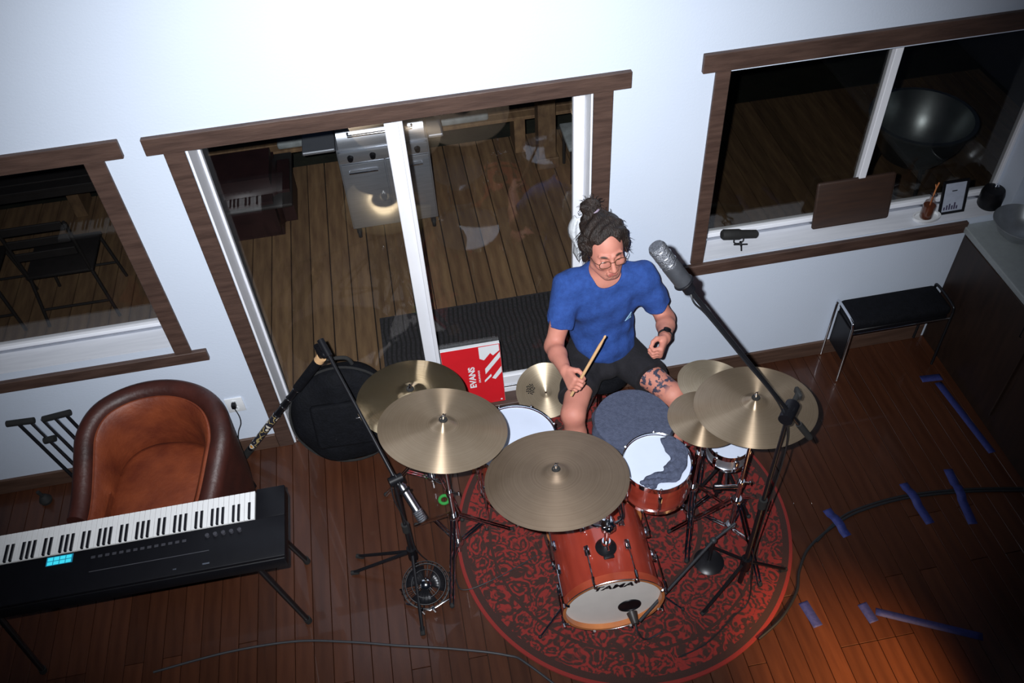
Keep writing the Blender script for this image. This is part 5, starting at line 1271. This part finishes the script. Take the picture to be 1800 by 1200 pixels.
# left mic near the crash
px_, py_ = -0.28, -1.00
r = tripod_mic(px_, py_, 0.22, 0.34, (2.65, 2.94, 4.69), 'black tripod boom stand with its boom rising toward the round bag', 0.83)
pv = V((px_+0.010, py_-0.01, 0.872)); be = V((-0.492, -0.470, 1.19)); bd_ = (be-pv).normalized()
b = nb(); tube(b, [pv-bd_*0.05, be], 0.0085, 12); bo = link('boom', b, MT['blackm'], r)
b = nb(); tube(b, [be-bd_*0.02, be+bd_*0.07], 0.017, 12); link('counterweight', b, MT['black'], bo)
b = nb(); tube(b, [pv-V((0.03, 0.01, 0)), pv+V((0.03, 0.01, 0))], 0.022, 14); tube(b, [(px_, py_, 0.82), pv], 0.014, 12); link('pivot', b, MT['black'], r)
m0 = V((-0.252, -1.032, 0.866)); m1 = V((-0.178, -1.165, 0.745)); mdv = (m1-m0).normalized(); LM = (m1-m0).length
mc = empty('pencil_microphone', m0, 'slim silver microphone pointing down beside the left crash cymbal', 'microphone')
b = nb(); lathe(b, [(0, 0.0), (0.014, 0.0), (0.019, 0.012), (0.0195, LM*0.70), (0.021, LM*0.72), (0.0, LM*0.72)], 28, frame_to(m0, mdv)); link('body', b, MT['silver'], mc)
b = nb()
lathe(b, [(0, LM*0.72), (0.0225, LM*0.72), (0.0225, LM*0.97), (0.019, LM), (0, LM)], 28, frame_to(m0, mdv)); hd = link('grille', b, mesh_m, mc)
for k in range(5): b = nb(); ring(b, 0.0228, 0.0014, 28, 6, frame_to(m0+mdv*LM*(0.75+0.05*k), mdv)); link('band', b, MT['silver'], hd)
b = nb(); ring(b, 0.023, 0.006, 24, 8, frame_to(m0+mdv*LM*0.18, mdv)); tube(b, [m0+mdv*LM*0.18, pv-bd_*0.03], 0.008, 8); link('clip', b, MT['black'], mc)
b = nb(); tube(b, curve_pts([m0-mdv*0.0, m0-mdv*0.05, m0+V((-0.04, 0.06, -0.02)), (px_-0.018, py_-0.02, 0.74), (px_+0.014, py_-0.017, 0.5), (px_+0.024, py_-0.02, 0.28), (-0.20, -0.96, 0.006), (-0.10, -1.05, 0.005), (-0.06, -1.14, 0.005), (0.10, -1.12, RZ+0.006), (0.35, -1.03, RZ+0.006)], 8), 0.0032, 8); link('cable', b, MT['cable'], mc)

# small wire cage fan on the floor
fc = V((-0.238, -1.125, 0.100)); fnn = V((0.05, -0.35, 1)).normalized(); ff = frame_to(fc, fnn, (1, 0, 0))
fan = empty('small_fan', (-0.238, -1.125, 0.0), 'small round wire cage fan tipped back on the floor left of the rug', 'fan')
b = nb()
for w_, R_ in ((0.0, 0.118), (0.022, 0.100), (0.034, 0.070), (-0.03, 0.112)): ring(b, R_, 0.0022, 44, 6, ff @ Matrix.Translation((0, 0, w_)))
for k in range(28):
    a = 2*PI*k/28; c, s = math.cos(a), math.sin(a); tube(b, [ff @ V((0.118*c, 0.118*s, 0)), ff @ V((0.100*c, 0.100*s, 0.022)), ff @ V((0.066*c, 0.066*s, 0.036)), ff @ V((0.028*c, 0.028*s, 0.040))], 0.0012, 5)
    tube(b, [ff @ V((0.118*c, 0.118*s, 0)), ff @ V((0.112*c, 0.112*s, -0.03)), ff @ V((0.05*c, 0.05*s, -0.05))], 0.0012, 5)
cg = link('cage', b, MT['blackm'], fan); cg['kind'] = 'stuff'
b = nb(); lathe(b, [(0, 0.046), (0.020, 0.044), (0.028, 0.038), (0.028, 0.034), (0, 0.034)], 24, ff); link('badge', b, MT['chrome'], fan)
for k in range(3):
    a0 = 2*PI*k/3; b = nb(); P_ = []
    for j in range(7):
        a = a0-0.5+j/6*1.5; P_.append((0.100*math.cos(a), 0.100*math.sin(a), -0.012+0.018*j/6))
    vs2 = [b.verts.new(ff @ V(p)) for p in P_]; vi = [b.verts.new(ff @ V((0.022*math.cos(a0-0.3+j/6*0.9), 0.022*math.sin(a0-0.3+j/6*0.9), -0.008+0.010*j/6))) for j in range(7)]
    for j in range(6): b.faces.new((vs2[j], vs2[j+1], vi[j+1], vi[j]))
    bl = link('blade', b, MT['blackm'], fan); bl.modifiers.new('t', 'SOLIDIFY').thickness = 0.002
b = nb(); tube(b, [ff @ V((0, 0, -0.07)), ff @ V((0, 0, -0.005))], 0.030, 20, r_end=0.024); link('motor', b, MT['black'], fan)
b = nb(); tube(b, [ff @ V((-0.128, 0, -0.005)), (-0.355, -1.16, 0.012), (-0.238, -1.22, 0.010), (-0.115, -1.17, 0.012), ff @ V((0.128, 0, -0.005))], 0.006, 8); link('foot', b, MT['chrome'], fan)
for sx in (-1, 1): b = nb(); tube(b, [ff @ V((sx*0.028-0.01, -0.118, 0.004)), ff @ V((sx*0.028, -0.128, -0.03))], 0.010, 10); link('clip', b, MT['chrome'], fan)

# bits near the rug's left edge
b = nb(); box(b, (0.095, -0.445, 0.0), (0.175, -0.385, 0.045), 0.003); setp(link('wood_block', b, MT['stick'], loc=(0.135, -0.415, 0)), 'little pale wood block on the floor at the rug edge by the crash cymbal', 'wood block')
b = nb(); ring(b, 0.026, 0.009, 28, 8, Matrix.Translation((-0.085, -0.585, 0.0092)))
setp(link('green_ring', b, MT['green'], loc=(-0.085, -0.585, 0.0002)), 'small green ring on the floor under the left cymbal stands', 'ring')
b = nb(); rn = random.Random(2)
tube(b, curve_pts([(-1.60, -1.265, 0.006), (-1.25, -1.235, 0.006), (-0.92, -1.245, 0.006), (-0.66, -1.30, 0.006), (-0.415, -1.369, 0.006), (-0.15, -1.44, 0.006), (0.097, -1.522, 0.006), (0.2, -1.60, 0.013), (0.5, -1.95, 0.006)], 10), 0.0062, 8)
setp(link('floor_cable', b, MT['cableg'], loc=(-0.5, -1.35, 0)), 'thick grey cable running along the floor at the bottom left', 'cable')

# ================================================================== RIGHT SIDE
# cable taped to the floor
b = nb(); tube(b, curve_pts([(2.99, -1.18, 0.007), (2.695, -1.124, 0.007), (2.385, -1.095, 0.007), (2.15, -1.11, 0.007), (1.972, -1.152, 0.007), (1.751, -1.261, 0.007), (1.64, -1.38, 0.007), (1.58, -1.488, 0.007), (1.45, -1.61, RZ+0.009), (1.302, -1.69, RZ+0.009)], 10), 0.0075, 8)
for dz in (0.016,): tube(b, curve_pts([(2.99, -1.18+dz, 0.007), (2.695, -1.124+dz, 0.007), (2.385, -1.095+dz, 0.007), (2.15, -1.11+dz, 0.007), (1.972, -1.152+dz, 0.007), (1.79, -1.261+dz, 0.007)], 10), 0.0065, 8)
q_ = link('cable_bundle', b, MT['cable'], loc=(2.2, -1.12, 0)); setp(q_, 'black cable bundle curving over the floor right of the rug', 'cable')
def tape(a, c, w, label):
    a = V((*a, 0)); c = V((*c, 0)); d = (c-a).normalized(); s = V((-d.y, d.x, 0))*w/2; L_ = (c-a).length; b = nb(); n = 14; top = []
    for i in range(n+1):
        p = a+d*L_*i/n; z = 0.0007
        for cy, on in CROSS:
            dist = (p-V((*cy, 0))).length
            if dist < 0.05: z = max(z, 0.0160*min(1.0, (0.05-dist)/0.022))
        top.append((b.verts.new(p+s+V((0, 0, z))), b.verts.new(p-s+V((0, 0, z)))))
    for A, B in zip(top, top[1:]): b.faces.new((A[0], A[1], B[1], B[0]))
    o = link('floor_tape', b, MT['tape'], loc=(a+c)/2); o.modifiers.new('t', 'SOLIDIFY').thickness = 0.0004
    return setp(o, label, 'tape', 'blue tape strips on the floor')
CROSS = [((1.940, -1.158), 1), ((2.400, -1.092), 1), ((2.655, -1.112), 1)]
tape((1.922, -1.070), (1.960, -1.245), 0.05, 'blue tape strip over the cable bundle, nearest the rug')
tape((2.392, -1.000), (2.412, -1.262), 0.05, 'blue tape strip over the cable bundle, middle of the three')
tape((2.671, -0.965), (2.624, -1.310), 0.05, 'blue tape strip over the cable bundle, nearest the cabinet')
CROSS = []
tape((2.925, -0.380), (2.962, -0.914), 0.045, 'long thin blue tape strip along the foot of the cabinet')
tape((2.840, -0.335), (2.965, -0.345), 0.05, 'short blue tape patch on the floor in front of the bench')
tape((1.590, -1.545), (1.612, -1.680), 0.05, 'short blue tape strip on the floor just right of the rug bottom')
tape((1.915, -1.662), (2.350, -1.885), 0.040, 'long blue tape strip on the bare floor at lower right')
tape((1.868, -1.610), (1.884, -1.712), 0.05, 'short blue tape piece at the near end of the long strip')

# bench with a chrome frame
be_ = empty('padded_bench', (2.65, -0.12, 0.0), 'black padded bench with rounded ends and thin chrome legs by the cabinet', 'bench')
b = nb(); box(b, (2.355, -0.232, 0.415), (2.945, -0.020, 0.480), 0.028, 4); link('seat', b, MT['nylon'], be_)
b = nb(); box(b, (2.365, -0.222, 0.385), (2.935, -0.030, 0.415), 0.004); link('apron', b, MT['black'], be_)
for x_, sx in ((2.345, -1), (2.95, 1)):
    b = nb(); tube(b, curve_pts([(x_, -0.245, 0.012), (x_, -0.236, 0.40), (x_, -0.232, 0.455), (x_, -0.205, 0.482), (x_, -0.045, 0.482), (x_, -0.025, 0.455), (x_, -0.022, 0.40), (x_, -0.018, 0.012)], 6), 0.008, 10); lg = link('leg', b, MT['chrome'] if sx < 0 else MT['blackm'], be_)
b = nb(); tube(b, [(2.345, -0.236, 0.40), (2.95, -0.236, 0.40)], 0.005, 8); link('rail', b, MT['chrome'], be_)
# the bench's side panel
b = nb(); box(b, (2.356, -0.205, 0.15), (2.366, -0.035, 0.40), 0.003); link('side_panel', b, MT['black'], be_)

# things on the right sill
SZ = 0.9455
mm = empty('sill_microphone', (1.70, 0.05, SZ), 'small fat black microphone lying on a table stand on the window sill', 'microphone')
b = nb(); a_ = V((1.597, 0.06, 1.048)); c_ = V((1.800, 0.062, 1.012)); dd_ = (c_-a_).normalized()
lathe(b, [(0, 0), (0.022, 0.002), (0.029, 0.012), (0.0295, 0.10), (0.024, 0.115), (0.023, 0.20), (0.016, 0.208), (0, 0.208)], 28, frame_to(a_, dd_)); link('body', b, MT['rubber'], mm)
b = nb(); tube(b, curve_pts([(1.675, 0.06, 1.010), (1.672, 0.052, 0.985), (1.70, 0.050, 0.975), (1.722, 0.05, 0.99), (1.722, 0.06, 1.01)], 5), 0.004, 8); tube(b, [(1.708, 0.05, 0.985), (1.716, 0.05, SZ+0.01)], 0.007, 8); link('yoke', b, MT['blackm'], mm)
for k in range(3):
    a = 2*PI*k/3+0.3; b = nb(); tube(b, [(1.715, 0.05, 0.965), (1.715+0.042*math.cos(a), 0.05+0.035*math.sin(a), SZ+0.004)], 0.0045, 8); link('leg', b, MT['black'], mm)

b = nb(); R_ = Matrix.Rotation(D2R(-10), 3, 'X')
obox(b, (2.355, 0.122, SZ+0.141), (0.44, 0.014, 0.278), R_, 0.012, 3)
setp(link('leaning_board', b, MT['board'], loc=(2.36, 0.1, SZ), sm=40), 'plain brown board leaning against the right window on the sill', 'board')

b = nb(); lathe(b, [(0, 0.0), (0.058, 0.0), (0.064, 0.006), (0.064, 0.022), (0.056, 0.022), (0.054, 0.009), (0, 0.009)], 32, Matrix.Translation((2.775, 0.045, SZ)) @ Matrix.Diagonal((1.25, 0.72, 1, 1)))
setp(link('white_dish', b, MT['white'], loc=(2.775, 0.045, SZ)), 'small white dish under the bottle on the right sill', 'dish')
bt = empty('bottle', (2.770, 0.045, SZ+0.0095), 'stubby bottle of dark amber liquid with a twig in its neck, on the white dish', 'bottle')
b = nb(); M2 = Matrix.Translation((2.770, 0.045, SZ+0.0095)); lathe(b, [(0, 0), (0.030, 0), (0.034, 0.01), (0.034, 0.085), (0.028, 0.105), (0.014, 0.118), (0.013, 0.150), (0.016, 0.152), (0.016, 0.160), (0.010, 0.160)], 28, M2); link('glass', b, glass_mat('bottle_glass', (0.85, 0.80, 0.78), 1.5, 0.02), bt)
b = nb(); lathe(b, [(0, 0.003), (0.028, 0.003), (0.032, 0.012), (0.032, 0.084), (0.0, 0.086)], 28, M2); link('liquid', b, MT['amber'], bt)
b = nb(); tube(b, [(2.770, 0.045, SZ+0.09), (2.775, 0.05, SZ+0.20), (2.785, 0.055, SZ+0.235)], 0.004, 8); tube(b, [(2.775, 0.05, SZ+0.20), (2.768, 0.055, SZ+0.225)], 0.003, 6); link('twig', b, MT['hoop'], bt)
b = nb(); ring(b, 0.0165, 0.0025, 24, 6, M2 @ Matrix.Translation((0, 0, 0.156))); link('neck_ring', b, MT['chrome'], bt)

pf = empty('picture_frame', (2.925, 0.07, SZ), 'small standing picture frame with a pale print at the right end of the sill', 'picture frame')
Rm = Matrix.Rotation(D2R(-14), 3, 'X') @ Matrix.Rotation(D2R(0), 3, 'Z')
def F3(u, v, w): return V((2.928, 0.056, SZ))+Rm @ V((u, -w, v))
b = nb()
for cx_, cz_, sx_, sz_ in ((0, 0.006, 0.150, 0.012), (0, 0.190, 0.150, 0.012), (-0.069, 0.098, 0.012, 0.174), (0.069, 0.098, 0.012, 0.174)): obox(b, F3(cx_, cz_, 0), (sx_, 0.014, sz_), Rm, 0.001)
link('frame', b, MT['black'], pf, sm=0)
b = nb(); obox(b, F3(0, 0.098, -0.003), (0.126, 0.003, 0.172), Rm); pr_ = link('print', b, mat('grey_print', (0.42, 0.46, 0.56), 0.5, noise=0.15, scale=30), pf, sm=0)
b = nb()
for k, (u, hgt) in enumerate(((-0.045, 0.018), (-0.030, 0.028), (-0.015, 0.035), (0.0, 0.024), (0.014, 0.040), (0.028, 0.020))): obox(b, F3(u, 0.022+hgt/2, -0.0012), (0.009, 0.001, hgt), Rm)
q_ = link('printed_figures', b, mat('print_ink', (0.06, 0.05, 0.10), 0.6, noise=0.2), pr_, sm=0); q_['kind'] = 'stuff'
b = nb(); obox(b, F3(0.0, 0.07, -0.035), (0.03, 0.003, 0.15), Matrix.Rotation(D2R(14), 3, 'X'), 0.001); link('strut', b, MT['black'], pf, sm=0)

# on the counter
b = nb(); CT = 0.9005
lathe(b, [(0, 0.0), (0.06, 0.0), (0.070, 0.006), (0.115, 0.045), (0.142, 0.090), (0.150, 0.104), (0.154, 0.106), (0.150, 0.109), (0.138, 0.092), (0.110, 0.050), (0.065, 0.012), (0, 0.010)], 56, Matrix.Translation((3.205, -0.165, CT)))
setp(link('metal_bowl', b, mat('pewter', (0.50, 0.53, 0.56), 0.30, metal=0.7, noise=0.3, scale=10), loc=(3.205, -0.165, CT)), 'wide metal bowl on the grey green countertop', 'bowl')
kt = empty('black_canister', (3.158, 0.072, 0.945), 'rounded black canister at the right end of the window sill', 'canister')
KM = Matrix.Translation((3.158, 0.072, 0.945))
b = nb(); lathe(b, [(0, 0), (0.056, 0), (0.062, 0.01), (0.062, 0.085), (0.055, 0.11), (0.0, 0.125)], 32, KM); link('body', b, MT['black'], kt)
b = nb(); lathe(b, [(0, 0.118), (0.012, 0.120), (0.016, 0.135), (0.010, 0.145), (0, 0.146)], 20, KM); link('lid_knob', b, MT['chrome'], kt)

# white towel on the door jamb behind the drummer
b = nb(); G = {}; nu, nv = 14, 16
for i in range(nu):
    for j in range(nv):
        u = i/(nu-1); v = j/(nv-1); z = 1.34-0.27*v; wv = 0.5+0.5*math.sin(PI*min(1, v*1.2+0.1)); x_ = 0.838-0.075*u*wv-0.01*v; y_ = 0.060-0.03*math.sin(u*9+v*2)*0.5-0.05*math.sin(PI*u)
        G[i, j] = b.verts.new((x_, y_, z))
for i in range(nu-1):
    for j in range(nv-1): b.faces.new((G[i, j], G[i+1, j], G[i+1, j+1], G[i, j+1]))
tw2 = link('towel', b, MT['cloth'], loc=(0.81, 0.05, 1.34), sm=80); tw2.modifiers.new('t', 'SOLIDIFY').thickness = 0.006
setp(tw2, 'white towel hanging on the door jamb behind the drummer', 'towel')
b = nb(); tube(b, [(0.852, 0.06, 1.335), (0.815, 0.055, 1.335), (0.812, 0.055, 1.350)], 0.004, 8); link('hook', b, MT['chrome'], d1)
